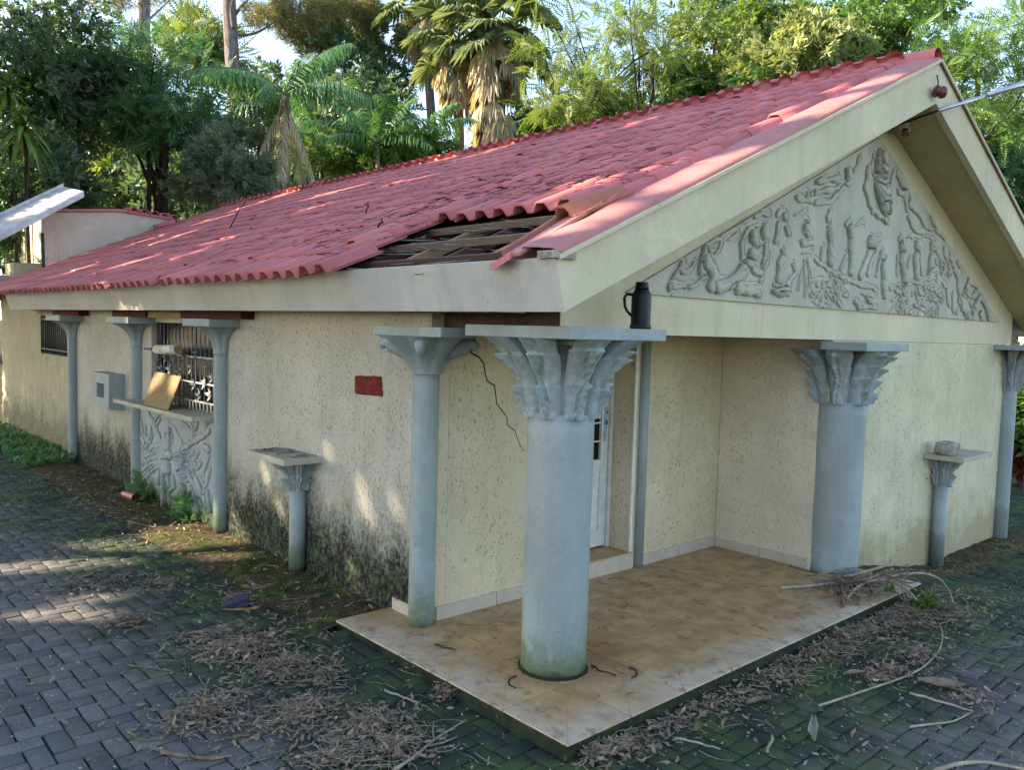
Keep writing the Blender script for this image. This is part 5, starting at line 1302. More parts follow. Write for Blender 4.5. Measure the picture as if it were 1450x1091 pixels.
for k, pr in enumerate(pairs):
    L0 = lobes[pr[0]]; b = np.mean([lobes[i] for i in pr], axis=0); top_ = max((lobes[i] for i in pr), key=lambda q: q[2]); cand = [(b[0] + dx, b[1] + dy, 0) for dx in (-.6, .4, -1.6, 1.2, -2.4) for dy in (.4, -.8, 1.6)]; base = max(cand, key=lambda q: cut_sun_gaps(np.linspace(np.array(q), top_, 40)).sum())
    tree(slab[k], base, max((lobes[i] for i in pr), key=lambda q: q[2]), L0, (2.2, 2.2, 2.0), 46, 44, .95, T_B, .62, M['lf_dark'], M['bark_dark'], .16, 100 + k, limbs=9, group='shade trees along the left', shell=.25, keep=cut_sun_gaps,
         extra=[(lobes[i], (2.2, 2.2, 2.0), 46) for i in pr[1:]])

# ------------------------------------------------------------------ trees behind the house
def base_of(px, depth, py=460): P = at(px, py, depth); return (P[0], P[1], 0)
def T(label, px, py, depth, rpx, tpx, nclump, per, rc, tm, size, lm, bm_, r0, seed, flat=1.0, limbs=10, name='tree', cat='tree', extra=(), shell=.45, ry=None, top=None, **kw):
    c = at(px, py, depth); k = depth / FPX; rad = (rpx * k, rpx * k, (ry or rpx) * k)
    ex = [(at(a, b, depth + dz), (r_ * k, r_ * k, r2 * k), n_) for a, b, dz, r_, r2, n_ in extra] or None
    ct = at(*(top or (px, py - .3 * rpx)), depth)
    return tree(label, base_of(tpx, depth), ct, c, rad, nclump, per, rc, tm, size, lm, bm_, r0, seed, limbs, name, cat, flat=flat, extra=ex, shell=shell, **kw)
T('tall dense dark evergreen at the far left behind the tilted gutter sheet', 50, 95, 18, 120, 70, 46, 60, .50, T_B, .24, M['lf_dark'], M['bark_dark'], .2, 1, limbs=16, shell=.2, extra=[(20, 250, -1, 80, 60, 20), (140, 120, 1, 80, 95, 22), (110, 260, 0.5, 50, 40, 10)])
T('layered feathery green tree on a thick dark trunk behind the box wall', 225, 128, 19, 88, 220, 40, 30, .46, T_F, .36, M['lf_mid'], M['bark_dark'], .20, 2, flat=.3, limbs=12, shell=.3, extra=[(190, 175, -.5, 50, 50, 10), (255, 180, -.8, 50, 42, 14)])
T('grey green bushy tree left of the arching palm', 322, 240, 17.5, 50, 300, 24, 46, .26, T_S, .24, M['lf_grey'], M['bark_grey'], .07, 3, extra=[(272, 262, .4, 40, 22, 12), (365, 258, .2, 40, 26, 14), (300, 200, .6, 34, 18, 8), (345, 195, .8, 26, 16, 6)], shell=.15)
T('dark tree with open crown behind the arching palm', 470, 120, 26, 90, 480, 22, 26, .55, T_B, .36, M['lf_dark'], M['bark_dark'], .16, 4, extra=[(520, 165, -2, 60, 45, 24), (455, 185, -3, 60, 35, 20), (380, 160, -2, 45, 50, 16)], shell=.2)
T('open crowned tree with sky showing through left of the sky gap', 525, 50, 28, 60, 555, 14, 22, .6, T_B, .36, M['lf_dark'], M['bark_dark'], .14, 5, extra=[(490, 40, 1, 50, 50, 14), (545, 110, 0, 35, 50, 11)], shell=.25)
T('bright yellow green feathery tree above the middle of the ridge', 850, 60, 21, 125, 935, 34, 20, .62, T_F, .42, M['lf_bright'], M['bark_dark'], .13, 6, flat=.42, limbs=18, shell=.25, extra=[(800, 130, -1, 60, 50, 13), (930, 90, 1, 75, 70, 17), (860, 150, 0, 70, 28, 12)], top=(925, 70))
T('sunlit small leaved tree right of the yellow green one', 1020, 70, 24, 80, 1010, 22, 30, .5, T_B, .30, M['lf_bright'], M['bark_grey'], .12, 7, extra=[(990, 120, -1, 50, 35, 18), (1080, 30, 1, 60, 40, 20)], shell=.25)
T('dark evergreen tree behind the sunlit ones', 1010, 15, 31, 60, 1015, 14, 26, .7, T_B, .42, M['lf_dark'], M['bark_dark'], .2, 8, shell=.2, extra=[(1060, 70, 0, 60, 60, 20)])
T('pale leaved shrubby tree right behind the ridge near the gable', 1135, 100, 19, 58, 1130, 34, 52, .40, T_B, .34, M['lf_pale'], M['bark_grey'], .06, 9, extra=[(1190, 78, .5, 40, 28, 14), (1085, 110, .5, 36, 26, 10)], shell=.25)
T('tall mixed green tree above the gable peak', 1230, 20, 23, 100, 1240, 28, 30, .5, T_B, .32, M['lf_fresh'], M['bark_grey'], .14, 10, extra=[(1180, 40, 1, 60, 40, 14), (1300, 10, 2, 70, 40, 12)], shell=.25)
T('feathery tree hanging over the service pipe at the right', 1385, 95, 17, 100, 1400, 32, 20, .44, T_F, .34, M['lf_fresh'], M['bark_grey'], .12, 11, flat=.4, extra=[(1330, 120, .6, 45, 50, 12), (1435, 170, -.8, 60, 50, 14), (1420, 60, -1, 70, 40, 14)], shell=.25)
T('dark leafy tree filling the gap right of the gable', 1440, 250, 19, 85, 1445, 26, 34, .42, T_B, .27, M['lf_mid'], M['bark_dark'], .12, 12, extra=[(1420, 170, 1, 60, 50, 12), (1455, 330, 0, 50, 60, 12)], shell=.25)
T('glossy broad leaved shrub beyond the right corner column', 1462, 580, 13, 45, 1465, 24, 34, .26, T_B, .30, M['lf_fresh'], M['bark_grey'], .03, 13, name='shrub', cat='shrub', extra=[(1480, 540, 0, 50, 50, 14)], shell=.2)
T('red leaved low shrub beyond the right corner column', 1455, 655, 13.4, 22, 1456, 16, 24, .14, T_B, .20, M['lf_red'], M['bark_grey'], .02, 14, name='shrub', cat='shrub', shell=.2)
T('sunlit yellow undergrowth bush between the dark trunks', 175, 260, 29, 55, 175, 26, 34, .75, T_B, .42, M['lf_bright'], M['bark_grey'], .06, 15, name='bush', cat='bush', extra=[(255, 270, 0, 50, 45, 20), (205, 230, 1, 40, 30, 10)], shell=.2, group='bushes behind the house')
T('light green bush low at the left frame edge', 12, 310, 16.5, 42, 10, 24, 46, .28, T_S, .24, M['lf_mid'], M['bark_grey'], .03, 16, name='bush', cat='bush', extra=[(55, 255, 1.5, 40, 30, 14)], shell=.2, group='bushes behind the house')
T('yellowish tree crown catching sun beside the pine trunk', 285, 70, 27, 50, 290, 24, 34, .7, T_F, .55, M['lf_bright'], M['bark_grey'], .10, 17, flat=.45, shell=.25)
T('mixed bush under the small palms by the ridge', 560, 225, 21, 50, 560, 26, 40, .42, T_S, .34, M['lf_fresh'], M['bark_grey'], .04, 18, name='bush', cat='bush', extra=[(480, 232, 0, 50, 22, 16), (610, 218, 1, 40, 14, 10)], shell=.2, group='bushes behind the house', ry=22)
T('bush low along the ridge under the yellow green tree', 780, 185, 23, 60, 780, 30, 40, .42, T_B, .30, M['lf_fresh'], M['bark_grey'], .04, 19, name='bush', cat='bush', extra=[(860, 165, 1, 55, 22, 16), (990, 140, 0, 60, 22, 16)], shell=.2, group='bushes behind the house', ry=26)

# pines
def pine(label, pxb, pyb, pxt, pyt, depth, r0, clumps, seed, limbs):
    r = np.random.default_rng(seed); b = np.array(base_of(pxb, depth, pyb)); tp_ = at(pxt, pyt, depth); b[:2] = at(pxb, pyb, depth)[:2]
    t = thing('pine_tree', (b[0], b[1], -.1), label, 'tree', 'trees behind the house')
    mb = MB(); P = np.array([b * (1 - s) + tp_ * s + np.array([.08 * math.sin(s * 5 + seed), .08 * math.cos(s * 4), 0]) for s in np.linspace(0, 1, 12)]); mb.tube(P, np.linspace(r0, r0 * .72, 12), 14)
    for pts, rr in limbs:
        Q = np.array([at(a, c, depth + dz) for a, c, dz in pts]); tt = np.linspace(0, 1, 12); u = np.linspace(0, 1, len(Q)); Q = np.array([np.interp(tt, u, Q[:, i]) for i in range(3)]).T
        for _ in range(3): Q[1:-1] = (Q[:-2] + 2 * Q[1:-1] + Q[2:]) / 4
        mb.tube(Q, np.linspace(rr, rr * .3, 12), 7)
    mb.build('trunk', M['bark_pine'], t)
    pos, out = [], []
    for a, c, dz, rp_, n in clumps:
        cc = at(a, c, depth + dz); R_ = rp_ * depth / FPX
        _, p_, o_ = crown_points(cc, (R_, R_, R_ * .6), n, 46, .42, r, .2); pos.append(p_); out.append(o_)
    pos, out = np.vstack(pos), np.vstack(out)
    V, F, A = scatter(T_N, pos, bases(out, r, up=.8), .34 * r.uniform(.7, 1.3, len(pos)), r); np_obj('crown', V, F, M['lf_pine'], t, A)
pine('tall straight grey pine trunk left of the arching palm', 343, 260, 324, -60, 25, .27, [(324, -85, 0, 60, 9), (420, 30, 1, 50, 8), (470, 10, 1, 45, 7), (380, 10, 0, 36, 4), (440, 62, 2, 28, 4)], 31,
     [([(338, 50, 0), (365, 48, .4), (395, 25, .8), (420, 12, 1)], .05), ([(333, 20, 0), (345, 5, .2), (365, -15, .3)], .06), ([(330, 40, -.3), (326, 15, -.3), (332, -10, -.3)], .05)])
pine('second pine trunk showing at the top left', 210, 250, 206, -60, 31, .26, [(206, -85, 0, 60, 9), (150, 5, 0, 60, 5), (235, 10, 1, 45, 4)], 32, [([(208, 30, 0), (230, 10, .3), (260, -20, .5)], .05)])
pine('slender curving pine with brown needles right of the palm crown', 440, 250, 478, -20, 27, .11, [(500, 20, 0, 35, 8), (455, 40, -1, 30, 6), (590, 40, 1, 22, 6), (600, 95, 1, 18, 4), (520, 55, 1, 20, 4)], 33, [([(446, 110, 0), (452, 70, 0), (478, 30, 0), (500, 5, 0)], .07)])

# palms
def frond(mbr, base, az, el, L, leafL, r, V, F, A, droop=1.0, hang=1.0, n=34, w=.045, rad=.018):
    d = np.array([math.cos(az) * math.cos(el), math.sin(az) * math.cos(el), math.sin(el)]); P = [np.array(base)]
    for i in range(14):
        d = d + np.array([0, 0, -.085 * droop]); d /= np.linalg.norm(d); P.append(P[-1] + d * L / 14)
    P = np.array(P); mbr.tube(P, np.linspace(rad, .004, 15), 5)
    side = np.array([-math.sin(az), math.cos(az), 0])
    for i in range(n):
        u = .12 + .88 * (i + .5) / n; f = u * 14; k = min(int(f), 13); p = P[k] + (P[k + 1] - P[k]) * (f - k); tg = P[k + 1] - P[k]; tg /= np.linalg.norm(tg)
        ll = leafL * math.sin(math.pi * (.12 + .80 * u)) ** .7
        for sg in (-1, 1):
            q = tg * .35 + side * sg * (.75 - .25 * hang) + np.array([0, 0, .30 - .75 * hang]) + r.normal(0, .07, 3); q /= np.linalg.norm(q)
            m_ = p + q * ll * .5; q2 = q * .5 + np.array([0, 0, -.85 * hang]); q2 /= np.linalg.norm(q2); e = m_ + q2 * ll * .55
            wv = tg * w * .5; b = len(V)
            V += [p - wv * .6, p + wv * .6, m_ + wv, m_ - wv, e]; F += [(b, b + 1, b + 2), (b, b + 2, b + 3), (b + 3, b + 2, b + 4)]; A += [r.random()] * 3
def palm(label, px, pyc, pxb, depth, nf, L, leafL, r0, seed, els, dead=0, azs=None, hang=1.0, name='palm_tree'):
    r = np.random.default_rng(seed); c = at(px, pyc, depth); b = np.array(base_of(pxb, depth)); t = thing(name, (b[0], b[1], -.1), label, 'palm', 'palms behind the house')
    tr = MB(); tr.tube(np.array([b * (1 - s) + c * s for s in np.linspace(0, 1, 14)]) , [r0 * (1.25 - .45 * s + .05 * (k % 2)) for k, s in enumerate(np.linspace(0, 1, 14))], 12); tr.build('trunk', M['bark_palm'], t)
    V, F, A = [], [], []; mr = MB()
    for k in range(nf):
        az = azs[k] if azs else 2 * math.pi * k / nf + r.uniform(-.25, .25); frond(mr, c, az, els[k % len(els)], L * r.uniform(.85, 1.1), leafL, r, V, F, A, hang=hang)
    np_obj('fronds', V, F, M['lf_palm'], t, A); mr.build('rachis', M['lf_fan'], t)
    if dead:
        V, F, A = [], [], []; mr = MB()
        for k in range(dead): frond(mr, c - np.array([0, 0, .15]), 2 * math.pi * k / dead + .4, -1.05, L * .95, leafL * .9, r, V, F, A, droop=.5, hang=1.2)
        np_obj('dead_fronds', V, F, M['lf_dead'], t, A); mr.build('dead_rachis', M['lf_dead'], t)
az0 = math.atan2(_R[1], _R[0])          # direction that runs to the right across the picture
palm('queen palm with arching feather fronds and hanging dead ones', 403, 135, 408, 18, 13, 2.1, .62, .11, 41, [.75, .35, .6, 1.15, .5], dead=5,
     azs=[az0 + math.pi + .1, az0 + math.pi - .5, az0 + .1, az0 + .45, az0 - .4, az0 + 1.5, az0 - 1.6, az0 + math.pi + .7, az0 + .9, az0 + 2.2, az0 - 1.0, az0 + math.pi - 1.1, az0 - 2.2])
palm('small clumped palm with bright upright fronds by the ridge', 535, 205, 535, 20, 12, 1.7, .45, .06, 42, [1.1, .8, .5, 1.25], hang=.7)
palm('second clumped palm drooping over the ridge', 590, 200, 590, 21.5, 10, 1.6, .45, .06, 43, [.9, .6, 1.1], hang=.8)
palm('small palm behind the queen palm', 455, 195, 455, 21, 10, 1.6, .45, .06, 44, [1.0, .6, .3], hang=.9)
palm('low green palm tuft peeping over the ridge at the right', 1082, 125, 1082, 19, 9, .9, .28, .05, 45, [1.2, .8], hang=.3)
def fan(V, F, A, c, d, up, R_, r, seg=22, spread=2.3, droop=.45):
    d = d / np.linalg.norm(d); s = np.cross(d, up); s /= np.linalg.norm(s); n = np.cross(s, d)
    for i in range(seg):
        a = (i / (seg - 1) - .5) * 2 * spread; q = d * math.cos(a) + s * math.sin(a); w = np.cross(q, n) * R_ * .052
        m1 = c + q * R_ * .55 + n * .03 * (i % 2); tip = c + q * R_ * .80 + np.array([0, 0, -R_ * droop * r.uniform(.6, 1.3)]) * .5
        b = len(V); V += [c, m1 + w, tip + r.normal(0, .03, 3), m1 - w]; F += [(b, b + 1, b + 2), (b, b + 2, b + 3)]; A += [r.random()] * 2
def fan_palm(label, px, pyc, pxb, depth, r0, nlive, ndead, skirt, seed, R_=.95):
    r = np.random.default_rng(seed); c = at(px, pyc, depth); b = np.array(base_of(pxb, depth)); t = thing('fan_palm', (b[0], b[1], -.1), label, 'palm', 'palms behind the house')
    axis = c - b; MB().tube(np.array([b * (1 - s) + c * s for s in np.linspace(0, 1, 16)]), [r0 * (1.2 - .3 * s + .04 * (k % 2)) for k, s in enumerate(np.linspace(0, 1, 16))], 12).build('trunk', M['bark_palm'], t)
    V, F, A = [], [], []; st = MB()
    for k in range(nlive):
        az = 2.4 * k + r.uniform(-.2, .2); el = 1.2 - 1.9 * k / nlive; d = np.array([math.cos(az) * math.cos(el), math.sin(az) * math.cos(el), math.sin(el)])
        L = r.uniform(.9, 1.3); m_ = c + d * L * .5 + (0, 0, .06); e = c + d * L + (0, 0, -.10); st.tube([c, m_, e], [.02, .016, .012], 5)
        fan(V, F, A, e, d + np.array([0, 0, -.45]), np.array([0, 0, 1.0]) + d * .3, R_, r)
    np_obj('fan_leaves', V, F, M['lf_fan'], t, A); st.build('leaf_stalks', M['lf_fan'], t)
    V, F, A = [], [], []
    for k in range(ndead):
        s = r.uniform(0, 1); az = r.uniform(0, 2 * math.pi); p = c - axis / np.linalg.norm(axis) * (skirt * s + .1); o = np.array([math.cos(az), math.sin(az), 0])
        e = p + o * (r0 + .10 + .25 * (1 - s)) + (0, 0, -.15); fan(V, F, A, e, np.array([o[0] * .35, o[1] * .35, -1.0]), o, R_ * r.uniform(.6, 1.0), r, 14, .62, .5)
    np_obj('dead_skirt', V, F, M['lf_dead'], t, A); return t
fan_palm('shaggy fan palm with a thick skirt of dead brown leaves', 705, 45, 708, 23, .22, 20, 90, 3.6, 51, 1.0)
fan_palm('leaning fan palm left of the shaggy one with drooping leaves', 648, 60, 660, 24, .14, 16, 26, 1.6, 52, .95)
fan_palm('fan palm crown at the very top beside the sky gap', 600, 8, 640, 26, .14, 12, 14, .9, 53, .95)
# strap leaved rosettes at the left
def rosette(label, px, py, pxb, depth, n, L, w, seed, mat, name='dracaena', cat='plant', hang=.5):
    r = np.random.default_rng(seed); c = at(px, py, depth); b = np.array(base_of(pxb, depth)); t = thing(name, (b[0], b[1], -.1), label, cat)
    MB().tube(wiggle(b, c, 8, .05), np.linspace(.045, .03, 8), 8).build('stem', M['bark_dark'], t)
    V, F, A = [], [], []
    for k in range(n):
        az = 2.4 * k; el = 1.3 - 2.0 * k / n; d = np.array([math.cos(az) * math.cos(el), math.sin(az) * math.cos(el), math.sin(el)]); s = np.array([-math.sin(az), math.cos(az), 0]); p = c - np.array([0, 0, .3 * k / n]); b0 = len(V)
        l = L * r.uniform(.8, 1.15)
        for i in range(5): 
            u = i / 4; q = p + d * l * u + np.array([0, 0, -hang * l * u * u]); ww = w * math.sin(math.pi * (.18 + .80 * u)) * .5; V += [q + s * ww, q - s * ww]
        for i in range(4): F.append((b0 + 2 * i, b0 + 2 * i + 1, b0 + 2 * i + 3, b0 + 2 * i + 2)); A.append(r.random())
    np_obj('leaves', V, F, mat, t, A); return t
rosette('strap leaved dracaena head hanging before the dark left tree', 33, 165, 40, 15.5, 46, .62, .10, 61, M['lf_fresh'], hang=.75)
rosette('smaller dracaena head at the upper left frame edge', 12, 112, 25, 16, 28, .5, .09, 62, M['lf_fresh'])
rosette('pale drooping cane plant left behind the grey green tree', 365, 175, 372, 18.5, 18, .5, .10, 63, M['lf_fan'], hang=.8)

# far wood closing the view
r = np.random.default_rng(77); pos, out = [], []
for k in range(360):
    px = r.uniform(-160, 1620) if k < 200 else (r.uniform(-1000, -160) if k % 2 else r.uniform(1620, 2600)); dep = r.uniform(36, 48); py = r.uniform(170, 390) if px > 200 else r.uniform(90, 380)
    if (540 < px < 680 and py < 250) or (215 < px < 340 and py < 160): continue
    c = at(px, py, dep); _, p_, o_ = crown_points(c, (1.8, 1.8, 1.5), 3, 42, 1.1, r, .3); pos.append(p_); out.append(o_)
pos, out = np.vstack(pos), np.vstack(out); V, F, A = scatter(T_B, pos, bases(out, r), .62 * r.uniform(.7, 1.3, len(pos)), r)
tag(np_obj('far_wood', V, F, M['lf_mid'], None, A), 'far green wood seen as one mass between the nearer trees', kind='stuff')
r = np.random.default_rng(78); pos, out = [], []
for k in range(48):
    px = r.uniform(-160, 700); dep = r.uniform(24, 33); py = r.uniform(240, 400); c = at(px, py, dep); _, p_, o_ = crown_points(c, (1.4, 1.4, 1.0), 3, 40, .8, r, .3); pos.append(p_); out.append(o_)
pos, out = np.vstack(pos), np.vstack(out); V, F, A = scatter(T_B, pos, bases(out, r), .42 * r.uniform(.7, 1.3, len(pos)), r)
tag(np_obj('undergrowth', V, F, M['lf_dark'], None, A), 'dark undergrowth filling the space under the trees', kind='stuff')

# ------------------------------------------------------------------ small plants
def tuft(label, p, n, L, mat, seed, name='grass_tuft', cat='grass tuft', group='grass tufts by the wall', w=.010):
    r = np.random.default_rng(seed); V, F, A = [], [], []; p = np.array(p)
    for k in range(n):
        az = r.uniform(0, 6.28); el = r.uniform(.6, 1.45); d = np.array([math.cos(az) * math.cos(el), math.sin(az) * math.cos(el), math.sin(el)]); s = np.array([-math.sin(az), math.cos(az), 0]); l = L * r.uniform(.5, 1.1); b0 = len(V); q0 = p + r.normal(0, .02, 3) * np.array([1, 1, 0])
        for i in range(4): u = i / 3; q = q0 + d * l * u + np.array([0, 0, -.55 * l * u * u]); V += [q + s * w * (1 - .85 * u), q - s * w * (1 - .85 * u)]
        for i in range(3): F.append((b0 + 2 * i, b0 + 2 * i + 1, b0 + 2 * i + 3, b0 + 2 * i + 2)); A.append(r.random())
    o = np_obj(name, V, F, mat, None, A, origin=tuple(p)); tag(o, label, cat, group); return o
for k, (a, b, n, L, lab) in enumerate([(418, 868, 14, .16, 'upright grass tuft before the left pedestal'), (437, 858, 10, .08, 'low weeds on yellow moss near the pedestal'), (448, 826, 16, .12, 'weeds growing at the mossy wall right of the pedestal'), (352, 800, 12, .07, 'small weeds on the bright moss patch'), (478, 955, 12, .06, 'small green tuft by the porch left edge'), (140, 760, 9, .12, 'lone yellow green sprout on the sunny paving'), (525, 812, 14, .10, 'weeds at the wall near the corner column'), (608, 905, 10, .05, 'small moss tuft at the corner column foot'), (842, 1048, 12, .06, 'small weeds at the porch near corner')]):
    P = gp(a, b, .0); tuft(lab, P, n, L, M['lf_grass'] if k != 2 else M['lf_mid'], 200 + k)
for k, (a, b, lab) in enumerate([(215, 706, 'broad leaved weed at the foot of the bird relief, left'), (275, 738, 'spreading broad leaved weed at the foot of the bird relief, right')]):
    P = gp(a, b, .0); r = np.random.default_rng(220 + k); n = 26; o_ = r.normal(0, 1, (n, 3)); o_[:, 2] = abs(o_[:, 2]) * .6; o_ /= np.linalg.norm(o_, axis=1)[:, None]
    V, F, A = scatter(T_B, P + o_ * r.uniform(.05, .26, n)[:, None] * np.array([.6, 1.2, .9]), bases(o_, r, rand=.3), .24 * r.uniform(.7, 1.2, n), r)
    ob = np_obj('weed_plant', V, F, M['lf_mid'], None, A, origin=tuple(P)); tag(ob, lab, 'weed', 'weeds under the bird relief')
tuft('fresh green palm sprig fallen by the porch end', gp(1312, 866, .02), 44, .40, M['lf_grass'], 231, 'palm_sprig', 'palm sprig', None, .016)
tuft('fresh green blades tangled in the pile on the porch edge', pz(1258, 838, .03), 12, .2, M['lf_grass'], 232, 'palm_sprig', 'palm sprig', None, .010)
for k, (a, b, L, lab) in enumerate([(62, 300, .75, 'arching grass blades rising behind the gutter sheet'), (55, 372, .55, 'weeds sprouting from the planter ledge'), (20, 392, .4, 'weeds sprouting at the ledge base, far left')]):
    tuft(lab, by(a, b, 14.6), 12, L, M['lf_grass'], 240 + k, 'roof_weed', 'weed', 'weeds at the roof end', .016)
# ground cover at the far left foot of the wall
r = np.random.default_rng(90); pos = np.column_stack([r.uniform(-.25, .40, 900), r.uniform(9.8, 14.2, 900), r.uniform(.0, .11, 900)]); pos[:, 2] *= np.clip((pos[:, 0] + .5) / .8, .2, 1)
o_ = np.tile([0, 0, 1.0], (900, 1)) + r.normal(0, .6, (900, 3)); o_ /= np.linalg.norm(o_, axis=1)[:, None]
V, F, A = scatter(T_B, pos, bases(o_, r), .11 * r.uniform(.6, 1.3, 900), r); tag(np_obj('ground_cover', V, F, M['lf_mid'], None, A), 'low leafy ground cover along the far left wall', kind='stuff')
r = np.random.default_rng(91); pos = np.column_stack([r.uniform(8.8, 14, 500), r.uniform(1.5, 6.5, 500), r.uniform(-.3, -.05, 500)])
o_ = np.tile([0, 0, 1.0], (500, 1)) + r.normal(0, .6, (500, 3)); V, F, A = scatter(T_B, pos, bases(o_ / np.linalg.norm(o_, axis=1)[:, None], r), .2 * r.uniform(.6, 1.3, 500), r)

# ------------------------------------------------------------------ leaf litter, twigs, needles
LT_V = np.array([(0, 0, 0), (.3, .5, .12), (.3, -.5, .12), (.7, .45, .02), (.7, -.45, .02), (1, 0, .2)]) * np.array([1, .42, 1]); LT_F = np.array([(0, 2, 1), (1, 2, 4), (1, 4, 3), (3, 4, 5)])
def litter(name, label, P, size, mat, seed, tilt=.5, nar=1.0):
    r = np.random.default_rng(seed); n = len(P); az = r.uniform(0, 6.283, n); x = np.column_stack([np.cos(az), np.sin(az), r.normal(0, tilt * .5, n)]); z = np.column_stack([r.normal(0, tilt, n), r.normal(0, tilt, n), np.ones(n)])
    x /= np.linalg.norm(x, axis=1)[:, None]; z -= x * np.sum(x * z, 1)[:, None]; z /= np.linalg.norm(z, axis=1)[:, None]
    B = np.stack([x, np.cross(z, x), z], axis=2); T_ = (LT_V * np.array([1, nar, 1]), LT_F)
    V, F, A = scatter(T_, P, B, size * r.uniform(.5, 1.5, n), r); tag(np_obj(name, V, F, mat, None, A), label, kind='stuff')
r = np.random.default_rng(95); P = []
def blob(px, py, n, sx, sy, h=.012):
    n = int(n * 1.5); c = gp(px, py, 0); th = r.uniform(0, 6.28, n); q = np.abs(r.normal(0, .55, n)); X = c[0] + np.cos(th) * q * sx; Y = c[1] + np.sin(th) * q * sy
    ok = ~((X > -.01) & (Y > -.01) & (X < 4.2) & (Y < 2.2)) & ~((X > .38) & (Y > 2)) & ~((X > 3.8) & (Y > .6))
    X, Y = X[ok], Y[ok]; P.append(np.column_stack([X, Y, gz(X, Y) + .004 + r.random(len(X)) * h * (1.6 - np.minimum(q[ok], 1.4)) * 1.6]))
for a in [(350, 920, 520, .42, .30, .02), (400, 950, 420, .30, .30, .02), (300, 905, 200, .30, .2, .015), (300, 1010, 420, .34, .26, .018), (420, 1020, 520, .34, .25, .02), (520, 1035, 520, .30, .22, .02), (560, 1065, 300, .25, .2, .018), (460, 960, 160, .2, .2, .012), (182, 883, 170, .16, .16, .02), (230, 830, 120, .4, .3, .01), (110, 830, 140, .5, .4, .01), (330, 850, 60, .15, .15, .01),
          (470, 1078, 200, .3, .2, .015), (880, 1060, 160, .16, .12, .015), (900, 1030, 110, .18, .08, .012), (840, 1070, 160, .16, .14, .015), (590, 955, 40, .10, .10, .03), (628, 985, 50, .08, .08, .03), (640, 990, 24, .08, .06, .03)]: blob(*a)
# along the foot of the porch front
n = 1500; X = r.uniform(.25, 4.5, n); Y = -.015 - np.abs(r.normal(0, .10 + .05 * X / 4, n)); P.append(np.column_stack([X, Y, gz(X, Y) + .004 + r.random(n) * .03 * np.exp(Y * 6)]))
for a in [(1190, 905, 500, .5, .28, .02), (1290, 875, 520, .5, .3, .025), (1345, 870, 260, .5, .3, .02), (1300, 930, 160, .3, .2, .015), (1260, 955, 120, .2, .15, .015), (1380, 990, 70, .2, .15, .01), (1240, 960, 80, .2, .12, .01), (1120, 960, 60, .2, .1, .01)]: blob(*a)
# along the soil by the left wall and right wall
n = 900; Y = r.uniform(2.2, 9, n); X = r.uniform(-.4, .40, n); P.append(np.column_stack([X, Y, gz(X, Y) + .025 + .02 * r.random(n)]))
n = 200; X = r.uniform(4.3, 8, n); Y = r.uniform(.2, .62, n); P.append(np.column_stack([X, Y, gz(X, Y) + .03 + .02 * r.random(n)]))
# thinly everywhere
n = 1500; X = r.uniform(-3.5, -.02, n); Y = r.uniform(-1, 10, n); P.append(np.column_stack([X, Y, gz(X, Y) + .005])); n = 1300; X = r.uniform(0, 8, n); Y = r.uniform(-2.2, -.03, n); P.append(np.column_stack([X, Y, gz(X, Y) + .005]))
ALLP = np.vstack(P); litter('leaf_litter', 'dry curled brown leaves drifted over the paving', ALLP, .040, M['lf_litter'], 96, .55, .75)
n = 7000; X = np.concatenate([r.uniform(-3.5, -.02, 3800), r.uniform(0, 8.5, 3200)]); Y = np.concatenate([r.uniform(-1, 9, 3800), r.uniform(-2.2, -.02, 3200)]); litter('petal_litter', 'small pale petals and leaf bits strewn over the paving', np.column_stack([X, Y, gz(X, Y) + .005]), .016, M['twig_pale'], 97, .5, 1.0)
def twigs(name, label, pts, Ls, mat, rad, seed, bend=.12, nrm=None):
    r = np.random.default_rng(seed); V, F = [], []
    for p, L in zip(pts, Ls):
        az = r.uniform(0, 6.283); d = np.array([math.cos(az), math.sin(az), r.normal(0, .05)])
        if nrm is not None: d = d - nrm * (d @ nrm) * .85; d /= np.linalg.norm(d)
        s = np.cross(d, [0, 0, 1]); b0 = len(V); k1 = r.normal(0, bend)
        for i in range(4):
            u = i / 3; q = p + d * L * (u - .5) + s * L * k1 * math.sin(u * 3.1); rr = rad * (1 - .5 * u) * r.uniform(.8, 1.2)
            for a in (0, 2.09, 4.19): V.append(q + s * rr * math.cos(a) + (0, 0, rr * math.sin(a) + rr))
        for i in range(3):
            for a in range(3): F.append((b0 + i * 3 + a, b0 + i * 3 + (a + 1) % 3, b0 + i * 3 + 3 + (a + 1) % 3, b0 + i * 3 + 3 + a))
    tag(np_obj(name, V, F, mat, None), label, kind='stuff')
idx = r.permutation(len(ALLP))[:1900]; twigs('twig_litter', 'thin pale twigs lying among the dry leaves', ALLP[idx] + (0, 0, .008), r.uniform(.04, .22, 1900), M['twig_pale'], .0022, 98, .18)
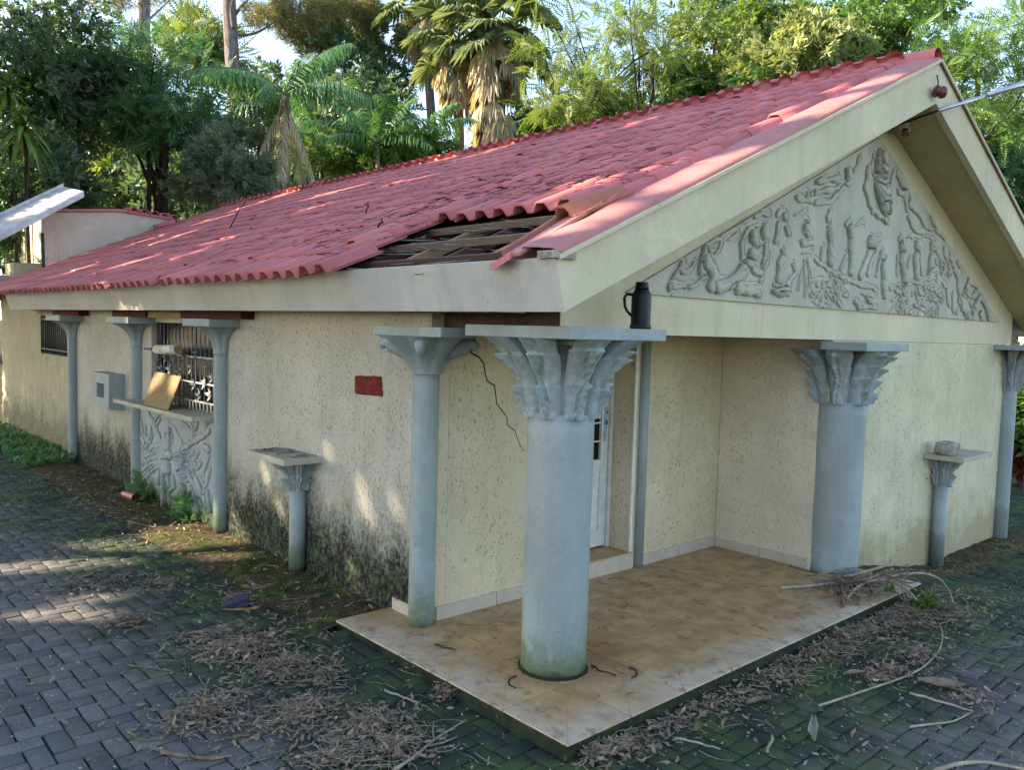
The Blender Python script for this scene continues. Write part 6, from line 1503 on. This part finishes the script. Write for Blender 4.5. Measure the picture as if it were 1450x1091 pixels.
n = 90; twigs('porch_litter', 'needles and bits of twig scattered on the porch floor', np.column_stack([r.uniform(.1, 3.7, n), r.uniform(.1, 1.65, n), np.full(n, HP + .001)]), r.uniform(.02, .11, n), M['twig_dark'], .0018, 99, .25)
pts = []
for (y, t, n, sy, st_) in [(4.2, 1.6, 100, 1.2, .7), (3.0, 1.3, 110, .5, .3), (2.3, 1.5, 70, .5, .3), (5.2, 1.0, 70, 1.2, .5), (2.4, .6, 60, .4, .2), (3.2, 2.4, 80, .9, .5), (1.2, 1.6, 60, .4, .25), (7, 1.9, 90, 1.6, .9), (1.6, 2.6, 60, .6, .6), (9.5, 2, 60, 2, 1)]:
    for _ in range(n):
        yy, tt = y + r.normal(0, sy), t + r.normal(0, st_)
        if tt < .0 or tt > LT - .2 or yy < .5 or (tt < 1.0 and yy < 2.2): continue
        pts.append(RT(yy, tt, .062 + r.random() * .02))
twigs('roof_litter', 'dark needles and twigs caught on the roof tiles', pts, r.uniform(.05, .26, len(pts)), M['twig_dark'], .0032, 101, .25, nrm=NRM)
pts = [RT(r.uniform(.6, 2.3), r.uniform(-.02, .95), r.uniform(-.06, .01)) for _ in range(60)]; twigs('nest_straw', 'pale straw caught among the exposed battens', pts, r.uniform(.08, .3, 60), M['twig_pale'], .003, 102, .25)
pts = [np.array([r.uniform(.12, .4), r.uniform(3.15, 3.75), .99]) for _ in range(40)]; twigs('needle_litter', 'dead needles on the left pedestal slab', pts, r.uniform(.05, .12, 40), M['twig_dark'], .0022, 103, .2)
stick('roof_twig', [roofpt(325, 325), roofpt(338, 300, .25), roofpt(352, 278, .3)], .008, .004, M['twig_dark'], 'thin dark twig standing up from the roof tiles at left', 'twigs sticking up from the roof', 'twig', 1)
stick('roof_twig', [roofpt(518, 303), roofpt(522, 285, .2)], .007, .003, M['twig_dark'], 'small dark twig standing up on the middle roof', 'twigs sticking up from the roof', 'twig', 1)
stick('roof_twig', [roofpt(535, 325), roofpt(541, 310, .15)], .008, .005, M['twig_dark'], 'stubby dark twig on the lower roof tiles', 'twigs sticking up from the roof', 'twig', 0)
